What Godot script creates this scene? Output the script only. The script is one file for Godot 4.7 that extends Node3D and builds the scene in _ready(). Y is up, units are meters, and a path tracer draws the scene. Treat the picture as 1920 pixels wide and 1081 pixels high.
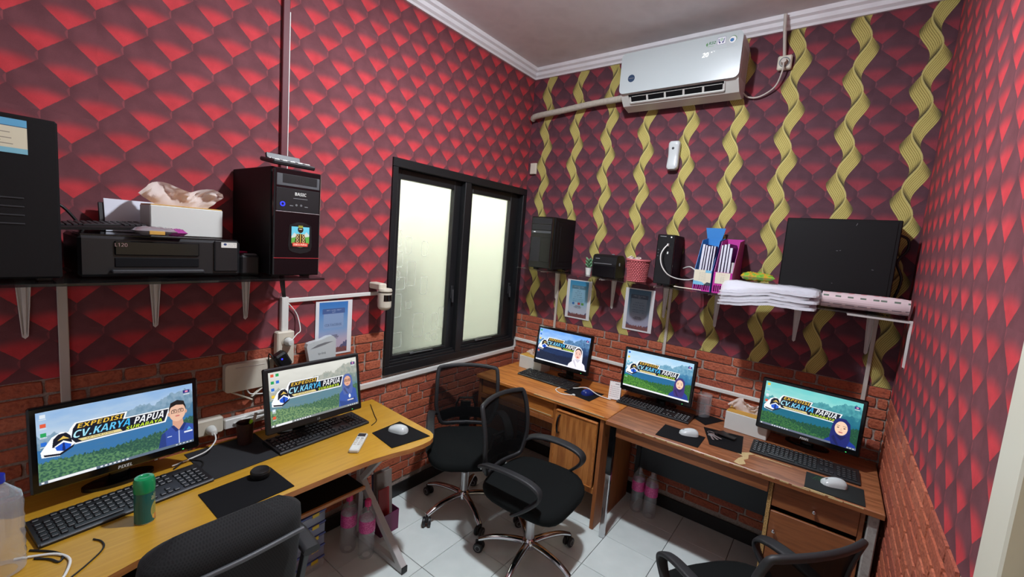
extends Node3D
# A small office: two walls of desks with computers, a frosted window, printed wallpaper over brick.
# x runs along the back wall (0 at the window corner), y is up, z runs from the back wall towards the camera.

const ROOM_W := 2.374
const ROOM_D := 3.7
const CORNICE := 2.96
const CEIL := 3.03
const DADO := 1.106
const DESK := 0.72
var M := {}
var cache := {}
var used := {}
var rng := RandomNumberGenerator.new()
var bold: Font
var plain: Font
var serif: Font


func _ready() -> void:
	rng.seed = 7
	# ---------------------------------------------------------------- camera, sky, exposure
	var cam := Camera3D.new()
	cam.name = "camera"
	cam.fov = 68.08
	cam.near = 0.05
	cam.far = 50.0
	add_child(cam)
	cam.position = Vector3(2.0815, 1.696, 2.844)
	cam.rotation = Vector3(-0.1106, 0.6466, 0.0799)
	cam.current = true
	var env := Environment.new()
	env.background_mode = Environment.BG_COLOR
	env.background_color = Color(0.0, 0.0, 0.0)
	env.ambient_light_source = Environment.AMBIENT_SOURCE_DISABLED
	env.tonemap_mode = Environment.TONE_MAPPER_LINEAR
	env.tonemap_exposure = 1.0
	env.sdfgi_enabled = true
	env.ssao_enabled = true
	env.ssil_enabled = true
	var we := WorldEnvironment.new()
	we.name = "world_environment"
	we.environment = env
	add_child(we)
	bold = font("Droid Sans", 700)
	plain = font("Droid Sans", 400)
	serif = font("Droid Serif", 400)
	materials()
	# ---------------------------------------------------------------- lamps
	ceiling_lamp(Vector3(1.27, CEIL, 1.52), 4.8, 1.12)
	# ---------------------------------------------------------------- structure
	floor_and_ceiling()
	walls()
	window()
	corridor()
	door()
	# ---------------------------------------------------------------- furniture
	desk_wave()
	desk_cabinet()
	desk_brown()
	chairs()
	# ---------------------------------------------------------------- walls and shelves
	shelves()
	air_conditioner()
	wall_fittings()
	shelf_things_side()
	shelf_things_back()
	# ---------------------------------------------------------------- desks
	monitors()
	desk_things_side()
	desk_things_back()
	under_desk_things()


# ==================================================================== names and nodes
func numbered(called: String) -> String:
	if not used.has(called):
		used[called] = 0
		return called
	used[called] += 1
	return "%s_%03d" % [called, used[called]]


func thing(called: String, label: String, category: String, at := Vector3.ZERO, turn := 0.0, group := "") -> Node3D:
	var o := Node3D.new()
	o.name = numbered(called)
	add_child(o)
	o.position = at
	o.rotation.y = turn
	metas(o, label, category, group)
	return o


func metas(o: Node3D, label: String, category: String, group := "") -> void:
	o.set_meta("label", label)
	o.set_meta("category", category)
	if group != "":
		o.set_meta("group", group)


func single(called: String, label: String, category: String, mesh: Mesh, m: Material, at := Vector3.ZERO, rot := Vector3.ZERO, group := "") -> MeshInstance3D:
	var o := MeshInstance3D.new()
	o.name = numbered(called)
	o.mesh = mesh
	o.material_override = m
	add_child(o)
	o.position = at
	o.rotation = rot
	metas(o, label, category, group)
	return o


func part(parent: Node3D, called: String, mesh: Mesh, m: Material, at := Vector3.ZERO, rot := Vector3.ZERO) -> MeshInstance3D:
	var o := MeshInstance3D.new()
	o.name = called
	o.mesh = mesh
	o.material_override = m
	parent.add_child(o, true)
	o.position = at
	o.rotation = rot
	return o


func setting(called: String, mesh: Mesh = null, m: Material = null) -> Node3D:
	var o: Node3D
	if mesh:
		var mi := MeshInstance3D.new()
		mi.mesh = mesh
		mi.material_override = m
		o = mi
	else:
		o = Node3D.new()
	o.name = called
	add_child(o)
	o.set_meta("kind", "structure")
	return o


# ==================================================================== materials
func font(family: String, weight: int) -> Font:
	var f := SystemFont.new()
	f.font_names = PackedStringArray([family])
	f.font_weight = weight
	return f


func mat(c: Color, rough := 0.6, metal := 0.0) -> StandardMaterial3D:
	var m := StandardMaterial3D.new()
	m.albedo_color = c
	m.roughness = rough
	m.metallic = metal
	return m


func c8(r: int, g: int, b: int, a := 1.0) -> Color:
	return Color(r / 255.0, g / 255.0, b / 255.0, a)


func noise_tex(colors: Array, freq: float, seed_: int, oct := 4, size := 256, stops: Array = []) -> NoiseTexture2D:
	var n := FastNoiseLite.new()
	n.seed = seed_
	n.frequency = freq
	n.fractal_octaves = oct
	var t := NoiseTexture2D.new()
	t.width = size
	t.height = size
	t.seamless = true
	t.noise = n
	var g := Gradient.new()
	var offs := PackedFloat32Array()
	var cols := PackedColorArray()
	for i in colors.size():
		offs.append(stops[i] if stops.size() else float(i) / (colors.size() - 1))
		cols.append(colors[i])
	g.offsets = offs
	g.colors = cols
	t.color_ramp = g
	return t


func tri_mat(tex: Texture2D, scale: Vector3, rough := 0.6, world := true) -> StandardMaterial3D:
	var m := mat(Color.WHITE, rough)
	m.albedo_texture = tex
	m.uv1_triplanar = true
	m.uv1_world_triplanar = world
	m.uv1_scale = scale
	m.uv1_triplanar_sharpness = 8.0
	return m


func tex_mat(img: Image, rough := 0.6) -> StandardMaterial3D:
	var m := mat(Color.WHITE, rough)
	m.albedo_texture = ImageTexture.create_from_image(img)
	return m


func glass_mat(c: Color, a: float, rough := 0.05) -> StandardMaterial3D:
	var m := mat(Color(c.r, c.g, c.b, a), rough)
	m.transparency = BaseMaterial3D.TRANSPARENCY_ALPHA
	return m


func glow(c: Color, energy: float) -> StandardMaterial3D:
	var m := mat(Color(0.02, 0.02, 0.02), 0.4)
	m.emission_enabled = true
	m.emission = c
	m.emission_energy_multiplier = energy
	return m


func materials() -> void:
	M.black = mat(c8(17, 17, 19), 0.45)
	M.black_gloss = mat(c8(10, 10, 12), 0.12)
	M.black_matte = mat(c8(15, 15, 17), 0.85)
	M.black_matte.metallic_specular = 0.3
	M.dark = mat(c8(38, 39, 42), 0.5)
	M.grey = mat(c8(120, 122, 124), 0.5)
	M.mid_grey = mat(c8(74, 76, 79), 0.5)
	M.white = mat(c8(206, 208, 202), 0.45)
	M.white_gloss = mat(c8(196, 203, 202), 0.22)
	M.panel = mat(c8(178, 187, 187), 0.25)
	M.ivory = mat(c8(205, 198, 180), 0.5)
	M.plaster = tri_mat(noise_tex([c8(218, 218, 220), c8(230, 230, 232), c8(222, 222, 224)], 0.02, 3), Vector3(0.7, 0.7, 0.7), 0.75)
	M.paper = mat(c8(208, 210, 220), 0.7)
	M.chrome = mat(c8(205, 205, 208), 0.12, 1.0)
	M.silver = mat(c8(196, 196, 198), 0.35, 0.85)
	M.steel_paint = mat(c8(182, 178, 176), 0.4, 0.1)
	M.bracket = mat(c8(208, 204, 200), 0.45)
	M.conduit = mat(c8(186, 178, 168), 0.55)
	M.trunk = mat(c8(214, 214, 208), 0.5)
	M.frame_black = mat(c8(24, 25, 27), 0.42)
	M.cable_black = mat(c8(16, 16, 17), 0.5)
	M.cable_white = mat(c8(220, 220, 214), 0.5)
	M.red = mat(c8(180, 20, 30), 0.5)
	M.pink = mat(c8(205, 40, 110), 0.45)
	M.magenta = mat(c8(176, 38, 140), 0.45)
	M.blue = mat(c8(38, 120, 190), 0.45)
	M.gold_card = mat(c8(196, 150, 66), 0.7)
	M.tissue = mat(c8(236, 226, 218), 0.9)
	M.tissue.backlight_enabled = true
	M.tissue.backlight = Color(0.95, 0.9, 0.86)
	M.tissue.metallic_specular = 0.1
	M.blue_led = glow(c8(40, 50, 255), 3.0)
	M.white_led = glow(Color(1, 1, 1), 1.4)
	M.green_led = glow(c8(80, 255, 120), 2.0)
	M.shelf_glass = glass_mat(c8(24, 30, 30), 0.14, 0.04)
	M.shelf_smoked = glass_mat(c8(16, 20, 20), 0.6, 0.05)  # dark glass, opacity raised to deepen the shade on the wall below
	M.clear = glass_mat(c8(225, 230, 235), 0.16, 0.08)
	M.pet = glass_mat(c8(205, 212, 218), 0.22, 0.1)
	M.wrap = glass_mat(c8(235, 235, 238), 0.35, 0.15)
	M.frost = mat(Color(0.97, 0.98, 0.95, 0.0), 0.55)
	M.frost.refraction_enabled = true
	M.frost.refraction_scale = 0.045
	# wood
	M.wood_yellow = tri_mat(noise_tex([c8(172, 128, 34), c8(188, 142, 42), c8(178, 132, 36), c8(194, 150, 50)], 0.012, 11, 5), Vector3(7.0, 7.0, 0.55), 0.38)
	M.wood_edge = tri_mat(noise_tex([c8(150, 92, 44), c8(184, 122, 66)], 0.03, 12), Vector3(8.0, 8.0, 1.0), 0.5)
	M.wood_orange = tri_mat(noise_tex([c8(172, 104, 44), c8(196, 126, 60), c8(160, 92, 38), c8(188, 118, 54)], 0.012, 13, 5), Vector3(0.7, 7.0, 7.0), 0.36)
	M.wood_upright = tri_mat(noise_tex([c8(162, 100, 46), c8(186, 122, 62), c8(148, 88, 40), c8(178, 112, 54)], 0.012, 14, 5), Vector3(9.0, 0.7, 9.0), 0.42)
	M.wood_post = tri_mat(noise_tex([c8(132, 76, 38), c8(156, 94, 50), c8(120, 68, 34)], 0.012, 15, 5), Vector3(9.0, 0.7, 9.0), 0.45)
	M.wood_brown = tri_mat(noise_tex([c8(138, 84, 52), c8(160, 102, 66), c8(126, 76, 46), c8(150, 96, 62)], 0.014, 16, 5), Vector3(0.8, 7.0, 7.0), 0.36)
	M.wood_front = tri_mat(noise_tex([c8(120, 70, 36), c8(140, 84, 46), c8(112, 64, 34)], 0.014, 17, 5), Vector3(0.8, 7.0, 7.0), 0.45)
	M.chipboard = tri_mat(noise_tex([c8(150, 118, 66), c8(196, 160, 96), c8(120, 90, 52), c8(178, 146, 90)], 0.09, 18, 3), Vector3(6, 6, 6), 0.8)
	M.worn = tri_mat(noise_tex([c8(206, 186, 140), c8(184, 158, 108), c8(214, 198, 158)], 0.06, 19, 3), Vector3(5, 5, 5), 0.8)
	# cloth and plastics with a grain
	M.mesh_cloth = mat(Color(0.07, 0.072, 0.075, 0.68), 0.95)
	M.mesh_cloth.metallic_specular = 0.2
	M.mesh_cloth.transparency = BaseMaterial3D.TRANSPARENCY_ALPHA
	M.mesh_dense = M.mesh_cloth.duplicate()
	M.mesh_dense.albedo_color.a = 0.86
	M.mesh_thick = M.mesh_cloth.duplicate()
	M.mesh_thick.albedo_color.a = 0.95
	M.fabric = tri_mat(noise_tex([c8(16, 18, 18), c8(25, 28, 28)], 0.25, 21, 2), Vector3(6, 6, 6), 0.95, false)
	M.fabric.metallic_specular = 0.25
	M.knit = tri_mat(knit_texture(), Vector3(18, 18, 18), 0.9, false)
	M.pad_cloth = tri_mat(noise_tex([c8(26, 27, 29), c8(36, 37, 40)], 0.3, 22, 2), Vector3(5, 5, 5), 0.95)
	M.plastic_black = tri_mat(noise_tex([c8(21, 22, 24), c8(27, 28, 30)], 0.3, 23, 2), Vector3(5, 5, 5), 0.42, false)
	M.arm = mat(c8(32, 33, 35), 0.55)
	M.key = mat(c8(26, 27, 29), 0.42)
	M.galvanised = tri_mat(noise_tex([c8(120, 118, 112), c8(158, 156, 150), c8(136, 132, 126)], 0.03, 24, 4), Vector3(3, 3, 3), 0.5)
	M.tape = tri_mat(noise_tex([c8(170, 164, 150), c8(190, 184, 170)], 0.05, 25, 3), Vector3(3, 3, 3), 0.7)
	M.case_black = tri_mat(noise_tex([c8(11, 11, 12), c8(16, 15, 17)], 0.12, 26, 3), Vector3(3, 3, 3), 0.55)
	M.case_black.metallic_specular = 0.35
	M.case_gloss = mat(c8(13, 13, 15), 0.16)
	# floor
	M.tile = []
	for i in 3:
		var t := tri_mat(noise_tex([c8(212 - i * 3, 222 - i * 3, 219 - i * 3), c8(222 - i * 3, 231 - i * 3, 228 - i * 3)], 0.02, 31 + i, 3), Vector3(1.3, 1.3, 1.3), 0.16)
		M.tile.append(t)
	M.grout = mat(c8(58, 54, 52), 0.9)
	M.skirting = mat(c8(22, 22, 23), 0.3)
	# brick: fired clay in four tones, light mortar
	M.brick = []
	var tones := [[c8(142, 66, 44), c8(176, 94, 62), c8(124, 56, 40)], [c8(152, 76, 52), c8(184, 102, 72), c8(134, 64, 46)], [c8(130, 60, 44), c8(162, 82, 58), c8(112, 52, 40)], [c8(148, 72, 48), c8(170, 86, 58), c8(128, 62, 46)]]
	var relief := noise_tex([Color.BLACK, Color.WHITE], 0.05, 40, 5)
	for i in 4:
		var b := tri_mat(noise_tex(tones[i], 0.035, 41 + i, 5), Vector3(4, 4, 4), 0.8)
		b.heightmap_enabled = true
		b.heightmap_texture = relief
		b.heightmap_scale = 0.25
		M.brick.append(b)
	M.mortar = tri_mat(noise_tex([c8(128, 112, 102), c8(166, 152, 142), c8(108, 92, 84)], 0.06, 46, 4), Vector3(3, 3, 3), 0.9)


func knit_texture() -> Texture2D:
	# open spacer knit: rows of small eyelets
	var im := Image.create(64, 64, false, Image.FORMAT_RGB8)
	im.fill(c8(25, 26, 27))
	for r in 8:
		for c in 8:
			fell(im, c * 8 + (4 if r % 2 else 0) + 2, r * 8 + 4, 2.2, 2.8, c8(8, 8, 9))
	return ImageTexture.create_from_image(im)


# ==================================================================== meshes
func tri(t: Array, a: Vector3, b: Vector3, c: Vector3, out: Vector3) -> void:
	var n := (b - a).cross(c - a)
	if n.length_squared() < 1e-16:
		return
	if n.dot(out) > 0.0:
		t.append(a); t.append(c); t.append(b)
	else:
		t.append(a); t.append(b); t.append(c)


func quad(t: Array, a: Vector3, b: Vector3, c: Vector3, d: Vector3, out: Vector3) -> void:
	tri(t, a, b, c, out)
	tri(t, a, c, d, out)


func flat(t: Array) -> ArrayMesh:
	var arrays := []
	arrays.resize(Mesh.ARRAY_MAX)
	arrays[Mesh.ARRAY_VERTEX] = PackedVector3Array(t)
	var m := ArrayMesh.new()
	m.add_surface_from_arrays(Mesh.PRIMITIVE_TRIANGLES, arrays)
	return m


func smooth(t: Array, crease := 45.0) -> ArrayMesh:
	var near := {}
	var keys := []
	var fn := PackedVector3Array()
	for i in range(0, t.size(), 3):
		var n: Vector3 = -((t[i + 1] - t[i]).cross(t[i + 2] - t[i]))
		fn.append(n)
		for k in 3:
			var key := Vector3i((t[i + k] * 20000.0).round())
			keys.append(key)
			if not near.has(key):
				near[key] = []
			near[key].append(i / 3)
	var lim := cos(deg_to_rad(crease))
	var norms := PackedVector3Array()
	for i in t.size():
		var own := fn[i / 3]
		var o := own.normalized()
		var s := Vector3.ZERO
		for f in near[keys[i]]:
			if fn[f].normalized().dot(o) > lim:
				s += fn[f]
		norms.append(s.normalized() if s.length_squared() > 1e-20 else o)
	var arrays := []
	arrays.resize(Mesh.ARRAY_MAX)
	arrays[Mesh.ARRAY_VERTEX] = PackedVector3Array(t)
	arrays[Mesh.ARRAY_NORMAL] = norms
	var m := ArrayMesh.new()
	m.add_surface_from_arrays(Mesh.PRIMITIVE_TRIANGLES, arrays)
	return m


func box_tris(t: Array, at: Vector3, s: Vector3, c := 0.0, basis := Basis()) -> void:
	var h := s * 0.5
	c = minf(c, minf(h.x, minf(h.y, h.z)) * 0.95)
	var v := {}
	for sx in [-1, 1]:
		for sy in [-1, 1]:
			for sz in [-1, 1]:
				var k := Vector3(sx, sy, sz)
				v[[sx, sy, sz, 0]] = at + basis * (Vector3(h.x, h.y - c, h.z - c) * k)
				v[[sx, sy, sz, 1]] = at + basis * (Vector3(h.x - c, h.y, h.z - c) * k)
				v[[sx, sy, sz, 2]] = at + basis * (Vector3(h.x - c, h.y - c, h.z) * k)
	for s1 in [-1, 1]:
		quad(t, v[[s1, -1, -1, 0]], v[[s1, 1, -1, 0]], v[[s1, 1, 1, 0]], v[[s1, -1, 1, 0]], basis * Vector3(s1, 0, 0))
		quad(t, v[[-1, s1, -1, 1]], v[[1, s1, -1, 1]], v[[1, s1, 1, 1]], v[[-1, s1, 1, 1]], basis * Vector3(0, s1, 0))
		quad(t, v[[-1, -1, s1, 2]], v[[1, -1, s1, 2]], v[[1, 1, s1, 2]], v[[-1, 1, s1, 2]], basis * Vector3(0, 0, s1))
	if c <= 0.0:
		return
	for s1 in [-1, 1]:
		for s2 in [-1, 1]:
			quad(t, v[[s1, s2, -1, 0]], v[[s1, s2, 1, 0]], v[[s1, s2, 1, 1]], v[[s1, s2, -1, 1]], basis * Vector3(s1, s2, 0))
			quad(t, v[[s1, -1, s2, 0]], v[[s1, 1, s2, 0]], v[[s1, 1, s2, 2]], v[[s1, -1, s2, 2]], basis * Vector3(s1, 0, s2))
			quad(t, v[[-1, s1, s2, 1]], v[[1, s1, s2, 1]], v[[1, s1, s2, 2]], v[[-1, s1, s2, 2]], basis * Vector3(0, s1, s2))
			for s3 in [-1, 1]:
				tri(t, v[[s1, s2, s3, 0]], v[[s1, s2, s3, 1]], v[[s1, s2, s3, 2]], basis * Vector3(s1, s2, s3))


func rbox(s: Vector3, c := 0.003) -> ArrayMesh:
	var key := "b%s%s" % [s, c]
	if not cache.has(key):
		var t := []
		box_tris(t, Vector3.ZERO, s, c)
		cache[key] = flat(t)
	return cache[key]


# a box given by two corners
func span(a: Vector3, b: Vector3, c := 0.002) -> Array:
	var t := []
	box_tris(t, (a + b) * 0.5, (b - a).abs(), c)
	return t


# a straight bar of rectangular section between two points
func bar_tris(t: Array, a: Vector3, b: Vector3, w: float, h: float, side := Vector3.UP, c := 0.002) -> void:
	var z := (b - a).normalized()
	var x := side.cross(z)
	if x.length() < 0.01:
		x = Vector3.RIGHT.cross(z)
	x = x.normalized()
	var y := z.cross(x)
	box_tris(t, (a + b) * 0.5, Vector3(w, h, a.distance_to(b)), c, Basis(x, y, z))


# front face carries the picture (u to +x, v down), the rest is a thin board
func card(w: float, h: float, d := 0.0006) -> ArrayMesh:
	var key := "c%s,%s,%s" % [w, h, d]
	if cache.has(key):
		return cache[key]
	var t := []
	box_tris(t, Vector3.ZERO, Vector3(w, h, d))
	var uv := PackedVector2Array()
	for p in t:
		uv.append(Vector2(p.x / w + 0.5, 0.5 - p.y / h))
	var arrays := []
	arrays.resize(Mesh.ARRAY_MAX)
	arrays[Mesh.ARRAY_VERTEX] = PackedVector3Array(t)
	arrays[Mesh.ARRAY_TEX_UV] = uv
	var m := ArrayMesh.new()
	m.add_surface_from_arrays(Mesh.PRIMITIVE_TRIANGLES, arrays)
	cache[key] = m
	return m


func lathe_tris(t: Array, prof: Array, seg := 24, at := Vector3.ZERO, basis := Basis()) -> void:
	for i in prof.size() - 1:
		var p: Vector2 = prof[i]
		var q: Vector2 = prof[i + 1]
		for j in seg:
			var a0 := TAU * j / seg
			var a1 := TAU * (j + 1) / seg
			var am := (a0 + a1) * 0.5
			var r0 := Vector3(cos(a0), 0, sin(a0))
			var r1 := Vector3(cos(a1), 0, sin(a1))
			var out := Vector3(cos(am), 0, sin(am)) * (q.y - p.y) - Vector3.UP * (q.x - p.x)
			quad(t, at + basis * (r0 * p.x + Vector3.UP * p.y), at + basis * (r1 * p.x + Vector3.UP * p.y), at + basis * (r1 * q.x + Vector3.UP * q.y), at + basis * (r0 * q.x + Vector3.UP * q.y), basis * out)


func lathe(prof: Array, seg := 24, crease := 40.0) -> ArrayMesh:
	var t := []
	lathe_tris(t, prof, seg)
	return smooth(t, crease)


func curve(pts: Array, per := 8) -> Array:
	var out := []
	for i in pts.size() - 1:
		var p0: Vector3 = pts[maxi(i - 1, 0)]
		var p1: Vector3 = pts[i]
		var p2: Vector3 = pts[i + 1]
		var p3: Vector3 = pts[mini(i + 2, pts.size() - 1)]
		for k in per:
			out.append(p1.cubic_interpolate(p2, p0, p3, float(k) / per))
	out.append(pts[-1])
	return out


# sweep a closed 2D profile along a path; scales gives the profile's size at each point
func sweep_tris(t: Array, path: Array, prof: Array, ref := Vector3.UP, scales: Array = [], caps := true) -> void:
	var rings := []
	var side := ref
	for i in path.size():
		var a: Vector3 = path[maxi(i - 1, 0)]
		var b: Vector3 = path[mini(i + 1, path.size() - 1)]
		var z := (b - a).normalized()
		side = side - z * side.dot(z)
		if side.length() < 0.001:
			side = z.cross(Vector3(0.3, 0.5, 0.8))
		side = side.normalized()
		var x := side.cross(z)
		var k: float = scales[i] if scales.size() else 1.0
		var ring := []
		for p in prof:
			ring.append(path[i] + (x * p.x + side * p.y) * k)
		rings.append(ring)
	var n := prof.size()
	for i in path.size() - 1:
		var mid: Vector3 = (path[i] + path[i + 1]) * 0.5
		for j in n:
			var a: Vector3 = rings[i][j]
			var b: Vector3 = rings[i][(j + 1) % n]
			var c: Vector3 = rings[i + 1][(j + 1) % n]
			var d: Vector3 = rings[i + 1][j]
			quad(t, a, b, c, d, (a + b + c + d) * 0.25 - mid)
	if caps:
		for e in [0, path.size() - 1]:
			var out: Vector3 = path[0] - path[1] if e == 0 else path[-1] - path[-2]
			for j in n:
				tri(t, path[e], rings[e][j], rings[e][(j + 1) % n], out)


func circle(r: float, n := 8) -> Array:
	var p := []
	for i in n:
		p.append(Vector2(cos(TAU * i / n), sin(TAU * i / n)) * r)
	return p


func oval(w: float, h: float, n := 12, e := 0.6) -> Array:
	var p := []
	for i in n:
		var c := cos(TAU * i / n)
		var s := sin(TAU * i / n)
		p.append(Vector2(signf(c) * pow(absf(c), e) * w * 0.5, signf(s) * pow(absf(s), e) * h * 0.5))
	return p


func tube(path: Array, r: float, n := 8, ref := Vector3.UP) -> ArrayMesh:
	var t := []
	sweep_tris(t, path, circle(r, n), ref)
	return smooth(t, 60.0)


func extrude_tris(t: Array, poly: Array, y0: float, y1: float, basis := Basis(), at := Vector3.ZERO, sides := true) -> void:
	# poly in the local xz plane, extruded along local y
	var pts := PackedVector2Array(poly)
	var idx := Geometry2D.triangulate_polygon(pts)
	for i in range(0, idx.size(), 3):
		for y in [y0, y1]:
			var v := []
			for k in 3:
				v.append(at + basis * Vector3(pts[idx[i + k]].x, y, pts[idx[i + k]].y))
			tri(t, v[0], v[1], v[2], basis * Vector3(0, 1 if y == y1 else -1, 0))
	if sides:
		ring_tris(t, poly, y0, y1, basis, at)


func ring_tris(t: Array, poly: Array, y0: float, y1: float, basis := Basis(), at := Vector3.ZERO) -> void:
	var pts := PackedVector2Array(poly)
	var ccw := not Geometry2D.is_polygon_clockwise(pts)
	for i in pts.size():
		var p := pts[i]
		var q := pts[(i + 1) % pts.size()]
		var d := q - p
		var n := Vector2(d.y, -d.x) * (-1.0 if ccw else 1.0)
		# is_polygon_clockwise works in y-down space; test the side instead of trusting it
		if Geometry2D.is_point_in_polygon((p + q) * 0.5 + n.normalized() * 0.0004, pts):
			n = -n
		quad(t, at + basis * Vector3(p.x, y0, p.y), at + basis * Vector3(q.x, y0, q.y), at + basis * Vector3(q.x, y1, q.y), at + basis * Vector3(p.x, y1, p.y), basis * Vector3(n.x, 0, n.y))


func extrude(poly: Array, y0: float, y1: float) -> ArrayMesh:
	var t := []
	extrude_tris(t, poly, y0, y1)
	return flat(t)


# a plate in the xy plane (poly), from z0 to z1
func plate(poly: Array, z0: float, z1: float) -> ArrayMesh:
	var t := []
	extrude_tris(t, poly, z0, z1, Basis(Vector3.RIGHT, Vector3.BACK, Vector3.UP))
	return flat(t)


func round_rect(w: float, h: float, r: float, n := 5, c := Vector2.ZERO) -> Array:
	var p := []
	for q in 4:
		var cx := (w * 0.5 - r) * (1 if q in [0, 3] else -1)
		var cy := (h * 0.5 - r) * (1 if q in [0, 1] else -1)
		for i in n + 1:
			var a := PI * 0.5 * (q + float(i) / n)
			p.append(c + Vector2(cx + cos(a) * r, cy + sin(a) * r))
	return p


# rounded cushion: a superellipsoid of the given size
func pad(s: Vector3, e1 := 0.35, e2 := 0.45, nu := 32, nv := 14) -> ArrayMesh:
	var t := []
	pad_tris(t, s, e1, e2, nu, nv)
	return smooth(t, 80.0)


func pad_tris(t: Array, s: Vector3, e1: float, e2: float, nu := 32, nv := 14, at := Vector3.ZERO, basis := Basis()) -> void:
	var g := []
	for j in nv + 1:
		var v := -PI * 0.5 + PI * j / nv
		var row := []
		for i in nu + 1:
			var u := TAU * i / nu
			var cv := pw(cos(v), e1)
			row.append(at + basis * (Vector3(cv * pw(cos(u), e2), pw(sin(v), e1), cv * pw(sin(u), e2)) * s * 0.5))
		g.append(row)
	for j in nv:
		for i in nu:
			quad(t, g[j][i], g[j][i + 1], g[j + 1][i + 1], g[j + 1][i], (g[j][i] + g[j + 1][i + 1]) * 0.5 - at)


func pw(x: float, e: float) -> float:
	return signf(x) * pow(absf(x), e)


func lettering(parent: Node3D, text: String, h: float, m: Material, at: Vector3, rot := Vector3.ZERO, f: Font = null, called := "lettering", shear := 0.0) -> MeshInstance3D:
	var tm := TextMesh.new()
	tm.text = text
	tm.font = f if f else bold
	tm.font_size = 64
	tm.pixel_size = h / 48.0
	tm.depth = 0.0005
	tm.curve_step = 4.0
	var o := part(parent, called, tm, m, at, rot)
	if shear != 0.0:
		o.basis = o.basis * Basis(Vector3(1, 0, 0), Vector3(shear, 1, 0), Vector3(0, 0, 1))
	return o


# ==================================================================== drawing flat prints
func fpoly(im: Image, pts: Array, col: Color) -> void:
	var y0 := 1e9
	var y1 := -1e9
	for p in pts:
		y0 = minf(y0, p.y)
		y1 = maxf(y1, p.y)
	var w := im.get_width()
	for y in range(maxi(0, int(floor(y0 - 0.5))), mini(im.get_height() - 1, int(ceil(y1))) + 1):
		var yc := y + 0.5
		var xs := []
		for i in pts.size():
			var a: Vector2 = pts[i]
			var b: Vector2 = pts[(i + 1) % pts.size()]
			if (a.y <= yc) != (b.y <= yc):
				xs.append(a.x + (yc - a.y) / (b.y - a.y) * (b.x - a.x))
		xs.sort()
		for k in range(0, xs.size() - 1, 2):
			var xa := maxi(0, int(round(xs[k])))
			var xb := mini(w, int(round(xs[k + 1])))
			if xb > xa:
				im.fill_rect(Rect2i(xa, y, xb - xa, 1), col)


func fell(im: Image, cx: float, cy: float, rx: float, ry: float, col: Color) -> void:
	var p := []
	for i in 40:
		p.append(Vector2(cx + cos(TAU * i / 40.0) * rx, cy + sin(TAU * i / 40.0) * ry))
	fpoly(im, p, col)


func frect(im: Image, x: float, y: float, w: float, h: float, col: Color) -> void:
	im.fill_rect(Rect2i(int(x), int(y), maxi(1, int(w)), maxi(1, int(h))), col)


# text h pixels high with its left end at x and its middle at y; wide > 0 squeezes it to that width
func ftext(im: Image, text: String, x: float, y: float, h: float, col: Color, f: Font = null, shear := 0.0, wide := 0.0, col2 := Color(0, 0, 0, 0)) -> void:
	var tm := TextMesh.new()
	tm.text = text
	tm.font = f if f else bold
	tm.font_size = 64
	tm.pixel_size = 1.0
	tm.depth = 0.0
	tm.curve_step = 6.0
	var a := tm.get_mesh_arrays()
	var box := tm.get_aabb()
	var ky := h / box.size.y
	var kx := wide / box.size.x if wide > 0.0 else ky
	var v: PackedVector3Array = a[Mesh.ARRAY_VERTEX]
	var ix: PackedInt32Array = a[Mesh.ARRAY_INDEX]
	for i in range(0, ix.size(), 3):
		var p := []
		for k in 3:
			var q := v[ix[i + k]] - box.position
			p.append(Vector2(x + q.x * kx + shear * q.y * ky, y + h * 0.5 - q.y * ky))
		var c := col
		if col2.a > 0.0:
			c = col.lerp(col2, clampf((p[0].x - x) / maxf(1.0, box.size.x * kx), 0, 1))
		fpoly(im, p, c)


# ==================================================================== structure
func ceiling_lamp(at: Vector3, down: float, round_: float) -> void:
	# a small surface-mounted dome: most of its light goes down, some leaves the rim sideways
	var t := thing("ceiling_lamp", "white round dome lamp mounted on the ceiling", "lamp", at)
	part(t, "mount", lathe([Vector2(0.001, -0.03), Vector2(0.075, -0.03), Vector2(0.08, -0.025), Vector2(0.08, 0.0)], 28), M.white)
	part(t, "diffuser", lathe([Vector2(0.001, -0.085), Vector2(0.04, -0.082), Vector2(0.062, -0.07), Vector2(0.07, -0.05), Vector2(0.07, -0.03)], 28, 80), glow(c8(236, 244, 255), 5.0))
	var l := OmniLight3D.new()
	l.name = "lamp_light"
	l.light_color = c8(240, 246, 255)
	l.light_energy = round_
	l.light_size = 0.025
	l.omni_range = 12.0
	l.omni_attenuation = 2.0
	l.shadow_enabled = true
	t.add_child(l)
	l.position = Vector3(0, -0.057, 0)
	var a := AreaLight3D.new()
	a.name = "lamp_down_light"
	a.area_size = Vector2(0.11, 0.11)
	a.light_color = c8(240, 246, 255)
	a.light_energy = down
	a.area_range = 12.0
	a.shadow_enabled = true
	t.add_child(a)
	a.position = Vector3(0, -0.088, 0)
	a.rotation = Vector3(-PI / 2, 0, 0)


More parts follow.
